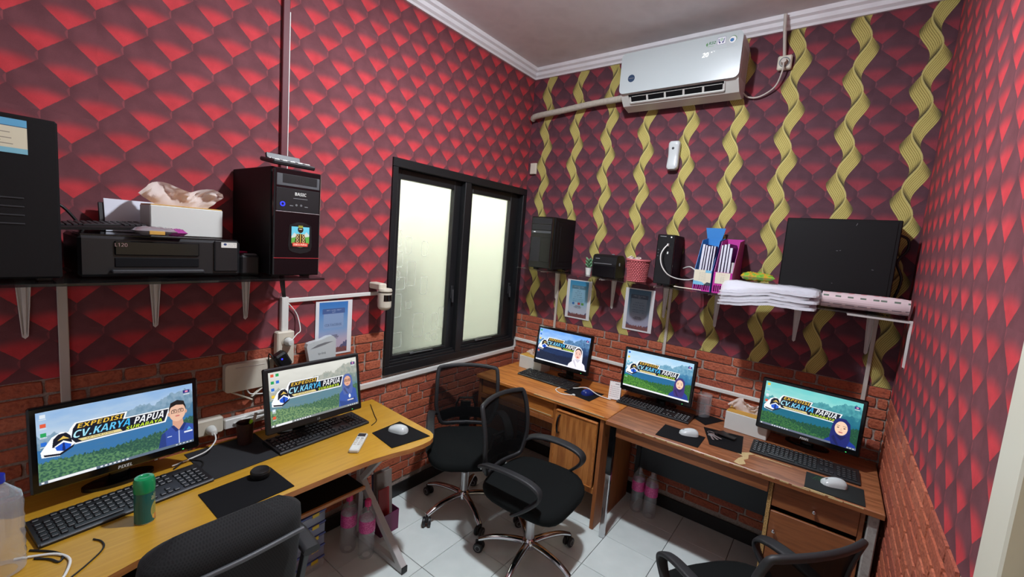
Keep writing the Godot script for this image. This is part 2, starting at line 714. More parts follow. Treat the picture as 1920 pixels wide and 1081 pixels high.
func floor_and_ceiling() -> void:
	var slab := []
	box_tris(slab, Vector3(ROOM_W * 0.5, -0.06, ROOM_D * 0.5), Vector3(ROOM_W + 0.24, 0.1, ROOM_D + 0.24))
	var f := setting("floor", flat(slab), M.grout)
	var xs := [0.0]
	var x := fmod(1.19, 0.3)
	while x < ROOM_W:
		xs.append(x)
		x += 0.3
	xs.append(ROOM_W)
	var zs := [0.0]
	var z := fmod(0.5427, 0.3)
	while z < ROOM_D:
		zs.append(z)
		z += 0.3
	zs.append(ROOM_D)
	for i in xs.size() - 1:
		for j in zs.size() - 1:
			var w: float = xs[i + 1] - xs[i] - 0.0028
			var d: float = zs[j + 1] - zs[j] - 0.0028
			if w < 0.01 or d < 0.01:
				continue
			part(f, "tile", rbox(Vector3(snappedf(w, 0.0001), 0.01, snappedf(d, 0.0001)), 0.0012), M.tile[rng.randi() % 3], Vector3((xs[i] + xs[i + 1]) * 0.5, -0.005, (zs[j] + zs[j + 1]) * 0.5))
	var c := []
	box_tris(c, Vector3(ROOM_W * 0.5, CEIL + 0.05, ROOM_D * 0.5), Vector3(ROOM_W + 0.24, 0.1, ROOM_D + 0.24))
	setting("ceiling", flat(c), M.plaster)
	# stepped plaster cornice: profile goes out from the wall and up
	var prof := [Vector2(0, 0), Vector2(0.012, 0), Vector2(0.016, 0.012), Vector2(0.03, 0.022), Vector2(0.034, 0.042), Vector2(0.05, 0.05), Vector2(0.056, 0.07), Vector2(0, 0.07)]
	var runs := [[Vector3(0, CORNICE, 0), Vector3(0, CORNICE, ROOM_D), Vector3.RIGHT], [Vector3(0, CORNICE, 0), Vector3(ROOM_W, CORNICE, 0), Vector3.BACK], [Vector3(ROOM_W, CORNICE, 0), Vector3(ROOM_W, CORNICE, ROOM_D), Vector3.LEFT]]
	for k in 3:
		var t := []
		var a: Vector3 = runs[k][0]
		var b: Vector3 = runs[k][1]
		var n: Vector3 = runs[k][2]
		var mid := n * 0.02 + Vector3.UP * 0.04
		for i in prof.size():
			var p: Vector2 = prof[i]
			var q: Vector2 = prof[(i + 1) % prof.size()]
			var pp := n * p.x + Vector3.UP * p.y
			var qq := n * q.x + Vector3.UP * q.y
			quad(t, a + pp, b + pp, b + qq, a + qq, (pp + qq) * 0.5 - mid)
		setting("trim_%d" % (k + 1), flat(t), M.plaster)


func paper_panel(t: Array, uv: Array, o: Vector3, u: Vector3, v: Vector3, n: Vector3, thick: float, uo: Vector2, us: Vector2, vs: Vector2) -> void:
	# a wall slab: front face at o..o+u+v facing n carries the print, the body goes back by thick
	var b := []
	box_tris(b, o + (u + v) * 0.5 - n * thick * 0.5, (u + v + n * thick).abs())
	for p in b:
		t.append(p)
		var d: Vector3 = p - o
		uv.append(uo + us * d.dot(u.normalized()) + vs * d.dot(v.normalized()))


func uv_mesh(t: Array, uv: Array) -> ArrayMesh:
	var arrays := []
	arrays.resize(Mesh.ARRAY_MAX)
	arrays[Mesh.ARRAY_VERTEX] = PackedVector3Array(t)
	arrays[Mesh.ARRAY_TEX_UV] = PackedVector2Array(uv)
	var m := ArrayMesh.new()
	m.add_surface_from_arrays(Mesh.PRIMITIVE_TRIANGLES, arrays)
	return m


const DW := 0.136
const DH := 0.18


# printed wallpaper: overlapping scales, dark at the top, red at the tip; nx by ny repeats
func scale_print(nx: int, ny: int, px: int, py: int, dark: Color, darker: Color, red: Color, deep: Color, seed_: int) -> Image:
	var im := Image.create(nx * px, ny * py, false, Image.FORMAT_RGB8)
	var grain := FastNoiseLite.new()
	grain.seed = seed_
	grain.frequency = 0.35
	var fade := FastNoiseLite.new()
	fade.seed = seed_ + 1
	fade.frequency = 0.012
	for y in ny * py:
		for x in nx * px:
			# metres from the nearest tip, tips at (0, 0) and (half, half); fy grows upwards
			var fx := fposmod(float(x) / px + 0.5, 1.0) - 0.5
			var fy := fposmod(1.0 - float(y) / py, 1.0)
			var best := 9.0
			var bx := 0.0
			var by := 0.0
			for k in [[0.0, 0.0], [0.5, 0.5], [-0.5, 0.5], [0.5, -0.5], [-0.5, -0.5], [0.0, -1.0], [0.0, 1.0]]:
				var dx: float = absf(fx - k[0]) * 2.0
				var dy: float = fy - k[1]
				# the scale: lower edges from the tip to (1, 0.35), straight to 0.5, upper edges to (0, 0.85)
				if dx <= 1.0 and dy >= dx * 0.35 and dy <= 0.85 - dx * 0.35:
					best = 0.0
					bx = (fx - k[0]) * 2.0
					by = dy / 0.85
					break
			var c: Color
			var g := grain.get_noise_2d(x * 1.7, y * 1.7)
			# the narrow pale wedge that hangs from each tip
			var wedge := 0.0
			for k in [[0.0, 0.0], [0.0, 1.0], [0.5, 0.5], [-0.5, 0.5]]:
				var wx: float = fx - k[0]
				var wy: float = k[1] - fy
				if wy > 0.0 and wy < 0.17 and wx > 0.0 and wx < 0.10 * minf(1.0, wy * 14.0) * (1.0 - wy / 0.17):
					wedge = 1.0 - wx / 0.11
			if best > 1.0:
				by = 1.0
			var e := by + pow(absf(bx), 2.0) * 0.10 + bx * 0.03
			var k := smoothstep(0.24, 0.53, e + g * 0.05)
			c = red.lerp(dark, k)
			c = c.lerp(deep, smoothstep(0.20, 0.0, e) * 0.25)
			c = c.lerp(darker, smoothstep(0.62, 1.0, by) * 0.8)
			if bx > 0.0:
				c = c.lerp(darker, smoothstep(0.62, 0.95, bx) * 0.6)
			c = c.lerp(red.lerp(Color(0.56, 0.36, 0.38), 0.55), wedge * 0.55)
			c = c * (1.0 + g * 0.10 + fade.get_noise_2d(x, y) * 0.10)
			im.set_pixel(x, y, c)
	return im


# one wave of the printed gold ribbon, transparent around it
func ribbon_print(px: int, py: int, kx: float, ky: float) -> Image:
	var im := Image.create(px, py, false, Image.FORMAT_RGBA8)
	im.fill(Color(0.3, 0.24, 0.12, 0))
	var lam := 0.265
	var amp := 0.027
	var cx := px * 0.5 / kx
	var gold := c8(178, 164, 92)
	var line := c8(88, 76, 36)
	var fold := c8(50, 46, 34)
	for half in 2:
		for i in 700:
			var s := i / 699.0
			# along the centre line: first half swings from left to right, second half back
			var ph := PI * (s * 1.22 + (0.0 if half == 0 else 1.0))
			var x := cx - cos(ph) * amp
			var y := lam * ph / TAU
			for j in 150:
				var w := j / 149.0
				var dx := (-0.038 if half == 0 else 0.038) * w
				var dy := 0.058 * w
				var yy := fposmod(y + dy, lam)
				var c := gold.lerp(c8(210, 200, 122), 0.55 * sin(PI * clampf(s, 0, 1)))
				if fmod(w * 8.0, 1.0) < 0.26:
					c = c.lerp(line, 0.7)
				c = c.lerp(fold, smoothstep(0.26, 0.0, s) * 0.75 * w + smoothstep(0.72, 1.0, s) * 0.8)
				if s > 0.9 and w < 0.1:
					continue
				var ix := int((x + dx) * kx)
				var iy := int(yy * ky)
				if ix >= 0 and ix < px and iy >= 0 and iy < py:
					im.set_pixel(ix, iy, c)
	for i in 2000:
		var ph := TAU * i / 2000.0
		var x := cx - cos(ph) * amp
		for o in 3:
			im.set_pixel(clampi(int(x * kx) + o - 1, 0, px - 1), clampi(int(lam * i / 2000.0 * ky), 0, py - 1), c8(186, 176, 112))
	return im


func walls() -> void:
	# the same red scales on all walls; the back wall adds gold ribbons on a duller red, partly its print, partly dimmer light put into the colours
	var side := scale_print(4, 4, 120, 160, c8(108, 64, 69), c8(95, 56, 61), c8(190, 62, 68), c8(198, 60, 64), 5)
	var sm := tex_mat(side, 0.8)
	sm.metallic_specular = 0.3
	var th := 0.12
	var us := Vector2(1.0 / (DW * 4), 0)
	var vs := Vector2(0, -1.0 / (DH * 4))
	var top := CEIL
	# left wall (x = 0), along z; a tip of the print stands at z 2.519, y 1.992
	var t := []
	var uv := []
	var tip := func(z: float, y: float) -> Vector2: return Vector2((z - 2.519) / (DW * 4), -(y - 1.992) / (DH * 4))
	paper_panel(t, uv, Vector3(0, 2.117, -0.0), Vector3(0, 0, 1.305), Vector3(0, top - 2.117, 0), Vector3.RIGHT, th, tip.call(0.0, 2.117), us, vs)
	paper_panel(t, uv, Vector3(0, DADO, 1.305), Vector3(0, 0, ROOM_D - 1.305), Vector3(0, top - DADO, 0), Vector3.RIGHT, th, tip.call(1.305, DADO), us, vs)
	var wl := setting("wall_left")
	part(wl, "wallpaper", uv_mesh(t, uv), sm)
	t = span(Vector3(-th, 0, 0), Vector3(-0.004, 0.832, 1.305), 0.0)
	t.append_array(span(Vector3(-th, 0, 1.305), Vector3(-0.004, DADO, ROOM_D), 0.0))
	part(wl, "mortar", flat(t), M.mortar)
	bricks(wl, Vector3(0, 0, 0), Vector3.BACK, Vector3.RIGHT, 3.1, DADO, [0.0, 1.305, 0.832], 0.10)
	# back wall (z = 0)
	var kx := 640.0
	var wall_h := top - DADO
	var iw := int(ROOM_W * kx)
	var ih := int(wall_h * kx)
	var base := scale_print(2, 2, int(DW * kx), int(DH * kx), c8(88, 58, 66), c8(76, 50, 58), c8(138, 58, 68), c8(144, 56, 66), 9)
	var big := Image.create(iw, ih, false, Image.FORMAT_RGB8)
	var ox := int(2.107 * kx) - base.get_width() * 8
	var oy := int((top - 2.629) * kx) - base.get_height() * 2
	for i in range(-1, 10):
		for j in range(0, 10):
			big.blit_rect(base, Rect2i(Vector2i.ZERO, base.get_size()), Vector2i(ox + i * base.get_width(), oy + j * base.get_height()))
	big.convert(Image.FORMAT_RGBA8)
	var rib := ribbon_print(int(0.15 * kx), int(round(0.265 * kx)), kx, kx)
	# x of each ribbon's left bulge and the height of one of its bulges
	for r in [[0.085, 2.58], [0.354, 2.578], [0.616, 2.49], [0.889, 2.5], [1.158, 2.395], [1.43, 2.40], [1.697, 2.40], [1.972, 2.40], [2.240, 2.312]]:
		var x0 := int((r[0] + 0.0635 - 0.075) * kx)
		var y0 := int((top - r[1] - 0.058) * kx)
		for k in range(-5, 10):
			big.blend_rect(rib, Rect2i(Vector2i.ZERO, rib.get_size()), Vector2i(x0, y0 + k * rib.get_height()))
	big.convert(Image.FORMAT_RGB8)
	t = []
	uv = []
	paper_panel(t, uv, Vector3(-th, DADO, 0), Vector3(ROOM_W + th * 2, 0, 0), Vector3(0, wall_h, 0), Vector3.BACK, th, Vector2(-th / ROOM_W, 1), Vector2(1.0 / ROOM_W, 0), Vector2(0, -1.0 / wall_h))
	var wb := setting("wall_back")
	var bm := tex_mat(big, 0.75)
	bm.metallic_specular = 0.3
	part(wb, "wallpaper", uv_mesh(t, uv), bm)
	part(wb, "mortar", flat(span(Vector3(-th, 0, -th), Vector3(ROOM_W + th, DADO, -0.004), 0.0)), M.mortar)
	bricks(wb, Vector3(0, 0, 0), Vector3.RIGHT, Vector3.BACK, ROOM_W, DADO, [], 0.018)
	# right wall (x = ROOM_W), up to the door
	t = []
	uv = []
	var dz := 1.64
	var o := Vector3(ROOM_W, 1.062, 0)
	paper_panel(t, uv, o, Vector3(0, 0, dz), Vector3(0, top - 1.062, 0), Vector3.LEFT, th, Vector2(-1.515 / (DW * 4), (1.6 - 1.062) / (DH * 4)), us, vs)
	paper_panel(t, uv, Vector3(ROOM_W, 2.16, dz), Vector3(0, 0, 0.95), Vector3(0, top - 2.16, 0), Vector3.LEFT, th, Vector2(0, 0), us, vs)
	paper_panel(t, uv, Vector3(ROOM_W, 0, dz + 0.95), Vector3(0, 0, ROOM_D - dz - 0.95), Vector3(0, top, 0), Vector3.LEFT, th, Vector2(0, 0), us, vs)
	var wr := setting("wall_right")
	part(wr, "wallpaper", uv_mesh(t, uv), sm)
	part(wr, "mortar", flat(span(Vector3(ROOM_W + 0.004, 0, 0), Vector3(ROOM_W + th, 1.062, dz), 0.0)), M.mortar)
	bricks(wr, Vector3(ROOM_W, 0, 0), Vector3.BACK, Vector3.LEFT, dz, 1.062, [], 0.06)
	# the wall behind the camera
	setting("wall_front", flat(span(Vector3(-th, 0, ROOM_D), Vector3(ROOM_W + th, top, ROOM_D + th), 0.0)), M.plaster)
	# skirting
	setting("baseboard_left", flat(span(Vector3(0.002, 0, 0.01), Vector3(0.012, 0.085, ROOM_D), 0.002)), M.skirting)
	setting("baseboard_back", flat(span(Vector3(0.0, 0, 0.002), Vector3(ROOM_W, 0.085, 0.012), 0.002)), M.skirting)
	setting("baseboard_right", flat(span(Vector3(ROOM_W - 0.012, 0, 0.01), Vector3(ROOM_W - 0.002, 0.085, 1.64), 0.002)), M.skirting)


func brick_mesh(w: float, h: float, k: int) -> ArrayMesh:
	var key := "brick%.3f,%.3f,%d" % [w, h, k]
	if cache.has(key):
		return cache[key]
	# outline with slightly uneven edges, a bevelled front; local x along the course, y up, z out of the wall
	var r := RandomNumberGenerator.new()
	r.seed = hash(key)
	var ring := []
	var n := 5
	for i in n:
		ring.append(Vector2(lerpf(-w * 0.5, w * 0.5, float(i) / n), -h * 0.5))
	for i in 2:
		ring.append(Vector2(w * 0.5, lerpf(-h * 0.5, h * 0.5, i / 2.0)))
	for i in n:
		ring.append(Vector2(lerpf(w * 0.5, -w * 0.5, float(i) / n), h * 0.5))
	for i in 2:
		ring.append(Vector2(-w * 0.5, lerpf(h * 0.5, -h * 0.5, i / 2.0)))
	var back := []
	var front := []
	for p in ring:
		var j := Vector2(r.randf_range(-0.0012, 0.0012), r.randf_range(-0.0012, 0.0012))
		var corner := absf(p.x) > w * 0.499 and absf(p.y) > h * 0.499
		var q: Vector2 = p + j - Vector2(signf(p.x), signf(p.y)) * (0.0022 if corner else 0.0)
		back.append(Vector3(q.x, q.y, -0.003))
		front.append(Vector3(q.x - signf(q.x) * 0.0025 * (1.0 if absf(q.x) > w * 0.45 else 0.0), q.y * (1.0 - 0.005 / h), 0.0035 + r.randf_range(-0.0008, 0.0008)))
	var t := []
	var mid := Vector3(0, 0, 0.004)
	for i in ring.size():
		var i2 := (i + 1) % ring.size()
		quad(t, back[i], back[i2], front[i2], front[i], (back[i] + back[i2]) * 0.5)
		tri(t, mid, front[i], front[i2], Vector3.BACK)
	cache[key] = flat(t)
	return cache[key]


func bricks(wall: Node3D, o: Vector3, along: Vector3, out: Vector3, length: float, height: float, hole: Array, shift: float) -> void:
	var course := 0.0553
	var y := height
	var row := 0
	var basis := Basis(Vector3.UP.cross(out), Vector3.UP, out)
	while y - course > 0.08:
		# long and short bricks take turns, every second course is moved along
		var x := -0.3 + shift + (0.165 if row % 2 else 0.0) + rng.randf_range(-0.02, 0.02)
		var long := true
		while x < length:
			var w: float = (0.208 if long else 0.104) + rng.randf_range(-0.008, 0.012)
			long = not long if rng.randf() > 0.12 else long
			var a := maxf(x, 0.001)
			var b := minf(x + w, length - 0.001)
			var yc := y - course * 0.5
			if hole.size() and yc + course * 0.5 > hole[2] - 0.005 and a < hole[1] and b > hole[0]:
				a = maxf(a, hole[1] + 0.001)
			if b - a > 0.02:
				var ww := snappedf(b - a - 0.007, 0.008)
				part(wall, "brick", brick_mesh(ww, course - 0.007, rng.randi() % 2), M.brick[rng.randi() % 4], Vector3.ZERO).transform = Transform3D(basis, o + along * ((a + b) * 0.5) + Vector3.UP * yc)
			x += w
		y -= course
		row += 1


func window() -> void:
	var w := setting("window_1")
	var fr := []
	# outer frame, standing a little out of the wall
	for s in [[0.002, 1.303, 2.065, 2.116], [0.002, 1.303, 0.833, 0.885], [1.268, 1.303, 0.885, 2.065], [0.002, 0.05, 0.885, 2.065], [0.655, 0.712, 0.885, 2.065]]:
		fr.append_array(span(Vector3(-0.075, s[2], s[0]), Vector3(0.014, s[3], s[1]), 0.003))
	part(w, "window_frame", flat(fr), M.frame_black)
	var sill := []
	sill.append_array(span(Vector3(-0.03, 0.885, 0.05), Vector3(0.004, 0.90, 1.268), 0.002))
	sill.append_array(span(Vector3(-0.05, 0.9, 0.05), Vector3(-0.012, 0.912, 1.268), 0.002))
	part(w, "window_sill", flat(sill), M.frame_black)
	var k := 0
	for s in [[0.712, 1.268, 0.772, 1.215], [0.05, 0.655, 0.153, 0.592]]:
		var st := []
		var y0 := 0.912
		var y1 := 2.065
		st.append_array(span(Vector3(-0.072, y0, s[0]), Vector3(-0.03, y1, s[2]), 0.003))
		st.append_array(span(Vector3(-0.072, y0, s[3]), Vector3(-0.03, y1, s[1]), 0.003))
		st.append_array(span(Vector3(-0.072, y0, s[2]), Vector3(-0.03, 0.935, s[3]), 0.003))
		st.append_array(span(Vector3(-0.072, 2.008, s[2]), Vector3(-0.03, y1, s[3]), 0.003))
		var sash := part(w, "sash", flat(st), M.frame_black)
		part(sash, "pane", flat(span(Vector3(-0.066, 0.93, s[2] - 0.006), Vector3(-0.06, 2.012, s[3] + 0.006), 0.0)), M.frost)
		# lever handle on the stile
		var h := []
		var hz: float = s[0] + 0.03 if k == 0 else s[0] + 0.045
		box_tris(h, Vector3(-0.026, 1.31, hz), Vector3(0.008, 0.09, 0.022), 0.003)
		bar_tris(h, Vector3(-0.018, 1.33, hz), Vector3(-0.008, 1.24, hz + 0.006), 0.014, 0.012)
		part(sash, "handle", flat(h), M.dark)
		# stay arm along the bottom rail
		var a := []
		bar_tris(a, Vector3(-0.024, 0.926, s[2] + 0.12), Vector3(-0.02, 0.93, s[2] + 0.30), 0.012, 0.006)
		box_tris(a, Vector3(-0.022, 0.93, s[2] + 0.30), Vector3(0.014, 0.014, 0.03), 0.003)
		part(sash, "stay", flat(a), M.mid_grey)
		k += 1
	# outlines of the printed film: rounded rectangles on the first pane
	var film := []
	var r := RandomNumberGenerator.new()
	r.seed = 21
	var at := [[1.19, 1.66, 0.05, 0.10], [1.11, 1.62, 0.05, 0.11], [1.18, 1.53, 0.06, 0.10], [1.08, 1.44, 0.07, 0.16], [1.19, 1.43, 0.05, 0.06], [1.17, 1.38, 0.09, 0.08], [1.18, 1.24, 0.07, 0.15], [1.09, 1.24, 0.05, 0.05], [0.86, 1.11, 0.045, 0.12], [0.80, 1.13, 0.05, 0.15], [0.91, 1.01, 0.05, 0.05], [0.85, 1.0, 0.05, 0.05], [1.0, 1.1, 0.09, 0.16], [1.17, 1.02, 0.08, 0.1], [0.98, 1.6, 0.05, 0.1], [0.97, 1.36, 0.06, 0.12]]
	for q in at:
		var n := 20
		var outer := round_rect(q[2], q[3], 0.014, 4, Vector2(q[0], q[1]))
		var inner := round_rect(q[2] - 0.008, q[3] - 0.008, 0.010, 4, Vector2(q[0], q[1]))
		n = outer.size()
		for i in n:
			var a: Vector2 = outer[i]
			var b: Vector2 = outer[(i + 1) % n]
			var c: Vector2 = inner[(i + 1) % n]
			var d: Vector2 = inner[i]
			quad(film, Vector3(-0.0595, a.y, a.x), Vector3(-0.0595, b.y, b.x), Vector3(-0.0595, c.y, c.x), Vector3(-0.0595, d.y, d.x), Vector3.RIGHT)
	var fm := mat(Color(0.98, 0.99, 0.97, 0.42), 0.6)
	fm.backlight_enabled = true
	fm.backlight = Color(1, 1, 1)
	fm.transparency = BaseMaterial3D.TRANSPARENCY_ALPHA
	part(w.get_node("sash"), "film_pattern", flat(film), fm)


# the lit passage on the other side of the frosted panes
func corridor() -> void:
	var wall := mat(c8(230, 231, 222), 0.8)
	setting("wall_passage_far", flat(span(Vector3(-1.16, 0.0, -0.6), Vector3(-1.06, 3.03, 2.2), 0.0)), wall)
	setting("wall_passage_end", flat(span(Vector3(-1.06, 0.0, -0.6), Vector3(-0.122, 3.03, -0.5), 0.0)), wall)
	setting("wall_passage_entry", flat(span(Vector3(-1.06, 0.0, 2.1), Vector3(-0.122, 3.03, 2.2), 0.0)), wall)
	setting("ceiling_passage", flat(span(Vector3(-1.16, 3.03, -0.6), Vector3(-0.122, 3.1, 2.2), 0.0)), wall)
	setting("floor_passage", flat(span(Vector3(-1.16, -0.1, -0.6), Vector3(-0.122, 0.0, 2.2), 0.0)), M.tile[0])
	setting("wall_passage_side", flat(span(Vector3(-0.14, 0.0, -0.499), Vector3(-0.121, 3.03, -0.121), 0.0)), wall)
	var grey := mat(c8(96, 108, 116), 0.6)
	var cup := thing("grey_cabinet", "blurred grey cabinet seen through the patterned frosted pane", "cabinet", Vector3(-0.74, 0, 0.88))
	part(cup, "body", rbox(Vector3(0.4, 1.5, 0.4), 0.01), grey, Vector3(0, 0.75, 0))
	for s in [-1, 1]:
		part(cup, "door", rbox(Vector3(0.02, 1.4, 0.18), 0.004), grey, Vector3(0.21, 0.75, 0.1 * s))
	var l := thing("passage_lamp", "wide panel lamp lighting the passage behind the frosted window", "lamp", Vector3(-0.62, 3.0, 0.6))
	part(l, "light_panel", rbox(Vector3(0.4, 0.03, 1.6), 0.012), glow(c8(255, 252, 240), 1.5))
	var a := AreaLight3D.new()
	a.name = "passage_light"
	a.area_size = Vector2(0.38, 1.56)
	a.area_normalize_energy = true
	a.light_color = c8(246, 255, 250)
	a.light_energy = 5.6
	a.area_range = 8.0
	a.shadow_enabled = true
	l.add_child(a)
	a.position = Vector3(0, -0.03, 0)
	a.rotation = Vector3(-PI / 2, 0, 0)


func door() -> void:
	var d := setting("door_1")
	var cream := mat(c8(206, 204, 186), 0.5)
	var t := []
	t.append_array(span(Vector3(ROOM_W - 0.004, 0, 1.642), Vector3(ROOM_W + 0.12, 2.16, 1.76), 0.004))
	t.append_array(span(Vector3(ROOM_W - 0.004, 0, 2.47), Vector3(ROOM_W + 0.12, 2.16, 2.588), 0.004))
	t.append_array(span(Vector3(ROOM_W - 0.004, 2.05, 1.76), Vector3(ROOM_W + 0.12, 2.16, 2.47), 0.004))
	part(d, "door_frame", flat(t), cream)
	part(d, "door_leaf", flat(span(Vector3(ROOM_W + 0.03, 0.005, 1.762), Vector3(ROOM_W + 0.07, 2.048, 2.468), 0.003)), mat(c8(200, 178, 140), 0.5))
	part(d, "door_handle", tube([Vector3(ROOM_W + 0.02, 1.0, 2.4), Vector3(ROOM_W - 0.02, 1.0, 2.4), Vector3(ROOM_W - 0.025, 1.0, 2.38), Vector3(ROOM_W - 0.025, 1.0, 2.3)], 0.009), M.silver)


# ==================================================================== desks
func desk_wave() -> void:
	var t := thing("office_desk", "yellow wood desk with a wavy front edge and white angled legs", "desk")
	var half := [Vector2(0.57, 1.425), Vector2(0.605, 1.437), Vector2(0.630, 1.460), Vector2(0.645, 1.49), Vector2(0.65, 1.54), Vector2(0.645, 1.61), Vector2(0.624, 1.69), Vector2(0.608, 1.78), Vector2(0.601, 1.9)]
	var poly := [Vector2(0.035, 1.395)]
	poly.append_array(half)
	for i in range(half.size() - 1, -1, -1):
		var p: Vector2 = half[i]
		poly.append(Vector2(p.x, 4.25 - p.y))
	poly.append(Vector2(0.035, 4.25 - 1.395))
	var top := []
	extrude_tris(top, poly, DESK - 0.022, DESK, Basis(), Vector3.ZERO, false)
	part(t, "desktop", flat(top), M.wood_yellow)
	var edge := []
	ring_tris(edge, poly, DESK - 0.022, DESK)
	part(t, "edge_band", flat(edge), M.wood_edge)
	var shelf := []
	box_tris(shelf, Vector3(0.24, 0.474, 2.2), Vector3(0.36, 0.012, 1.02), 0.001)
	part(t, "lower_shelf", flat(shelf), M.black_matte)
	part(t, "shelf_edge", rbox(Vector3(0.012, 0.018, 1.02), 0.002), M.wood_edge, Vector3(0.427, 0.474, 2.2))
	for z in [1.53, 2.72]:
		var post := []
		bar_tris(post, Vector3(0.15, 0.03, z), Vector3(0.15, DESK - 0.022, z), 0.03, 0.03, Vector3.RIGHT)
		bar_tris(post, Vector3(0.03, 0.30, z), Vector3(0.03, DESK - 0.022, z), 0.025, 0.025, Vector3.RIGHT)
		part(t, "post", flat(post), M.steel_paint)
		var brace := []
		bar_tris(brace, Vector3(0.165, 0.34, z), Vector3(0.47, DESK - 0.03, z), 0.03, 0.03, Vector3.BACK)
		part(t, "brace", flat(brace), M.steel_paint)
		var arm := []
		bar_tris(arm, Vector3(0.15, 0.46, z), Vector3(0.15, 0.46, z + (0.2 if z < 2.0 else -0.05)), 0.02, 0.02)
		part(t, "shelf_arm", flat(arm), M.steel_paint)
		var leg := []
		bar_tris(leg, Vector3(0.16, 0.345, z), Vector3(0.545, 0.02, z), 0.034, 0.034, Vector3.BACK)
		part(t, "leg", flat(leg), M.steel_paint)
		var foot := []
		bar_tris(foot, Vector3(0.13, 0.018, z), Vector3(0.55, 0.018, z), 0.03, 0.03, Vector3.BACK)
		part(t, "foot_bar", flat(foot), M.steel_paint)
		part(t, "end_cap", rbox(Vector3(0.006, 0.034, 0.034), 0.001), M.black, Vector3(0.556, 0.02, z))


func desk_cabinet() -> void:
	var t := thing("cabinet_desk", "orange wood desk with a drawer and a cupboard door under it", "desk")
	var top := []
	box_tris(top, Vector3(0.618, DESK - 0.012, 0.29), Vector3(1.036, 0.024, 0.55), 0.003)
	part(t, "desktop", flat(top), M.wood_orange)
	part(t, "worn_edge", rbox(Vector3(0.5, 0.006, 0.003), 0.001), M.worn, Vector3(0.86, DESK - 0.004, 0.5655))
	part(t, "side_panel", flat(span(Vector3(1.084, 0.0, 0.04), Vector3(1.108, DESK - 0.024, 0.555), 0.002)), M.wood_post)
	part(t, "side_panel", flat(span(Vector3(0.115, 0.0, 0.04), Vector3(0.137, DESK - 0.024, 0.545), 0.002)), M.wood_post)
	part(t, "divider", flat(span(Vector3(0.757, 0.21, 0.04), Vector3(0.777, DESK - 0.024, 0.548), 0.002)), M.wood_upright)
	part(t, "cupboard_floor", flat(span(Vector3(0.757, 0.215, 0.04), Vector3(1.084, 0.25, 0.548), 0.002)), M.wood_upright)
	part(t, "back_panel", flat(span(Vector3(0.137, 0.25, 0.04), Vector3(1.084, DESK - 0.03, 0.052), 0.0)), M.wood_post)
	var d := part(t, "door", rbox(Vector3(0.288, 0.412, 0.018), 0.004), M.wood_upright, Vector3(0.929, 0.462, 0.553))
	var bead := []
	for s in [[0.0, 0.2, 0.288, 0.006], [0.0, -0.2, 0.288, 0.006]]:
		box_tris(bead, Vector3(s[0], s[1], 0.011), Vector3(s[2], s[3], 0.004), 0.001)
	for s in [-1, 1]:
		box_tris(bead, Vector3(0.139 * s, 0, 0.011), Vector3(0.006, 0.4, 0.004), 0.001)
	part(d, "bead", flat(bead), M.wood_orange)
	var h := tube(curve([Vector3(0, 0.055, 0), Vector3(0.002, 0.05, 0.022), Vector3(0, 0.02, 0.03), Vector3(0, -0.02, 0.03), Vector3(0.002, -0.05, 0.022), Vector3(0, -0.058, 0)], 4), 0.0065)
	part(d, "handle", h, M.black_gloss, Vector3(-0.112, 0.118, 0.009))
	part(d, "lock", lathe([Vector2(0.001, 0.004), Vector2(0.008, 0.004), Vector2(0.008, 0.0)], 14), M.dark, Vector3(-0.112, 0.0, 0.009), Vector3(PI / 2, 0, 0))
	var dr := part(t, "drawer", flat(span(Vector3(0.145, 0.585, 0.52), Vector3(0.75, 0.685, 0.54), 0.003)), M.wood_orange)
	part(dr, "worn_strip", rbox(Vector3(0.2, 0.006, 0.002), 0.0005), M.worn, Vector3(0.64, 0.60, 0.541))
	part(t, "drawer_rail", flat(span(Vector3(0.137, 0.55, 0.50), Vector3(0.757, 0.583, 0.54), 0.002)), M.wood_post)


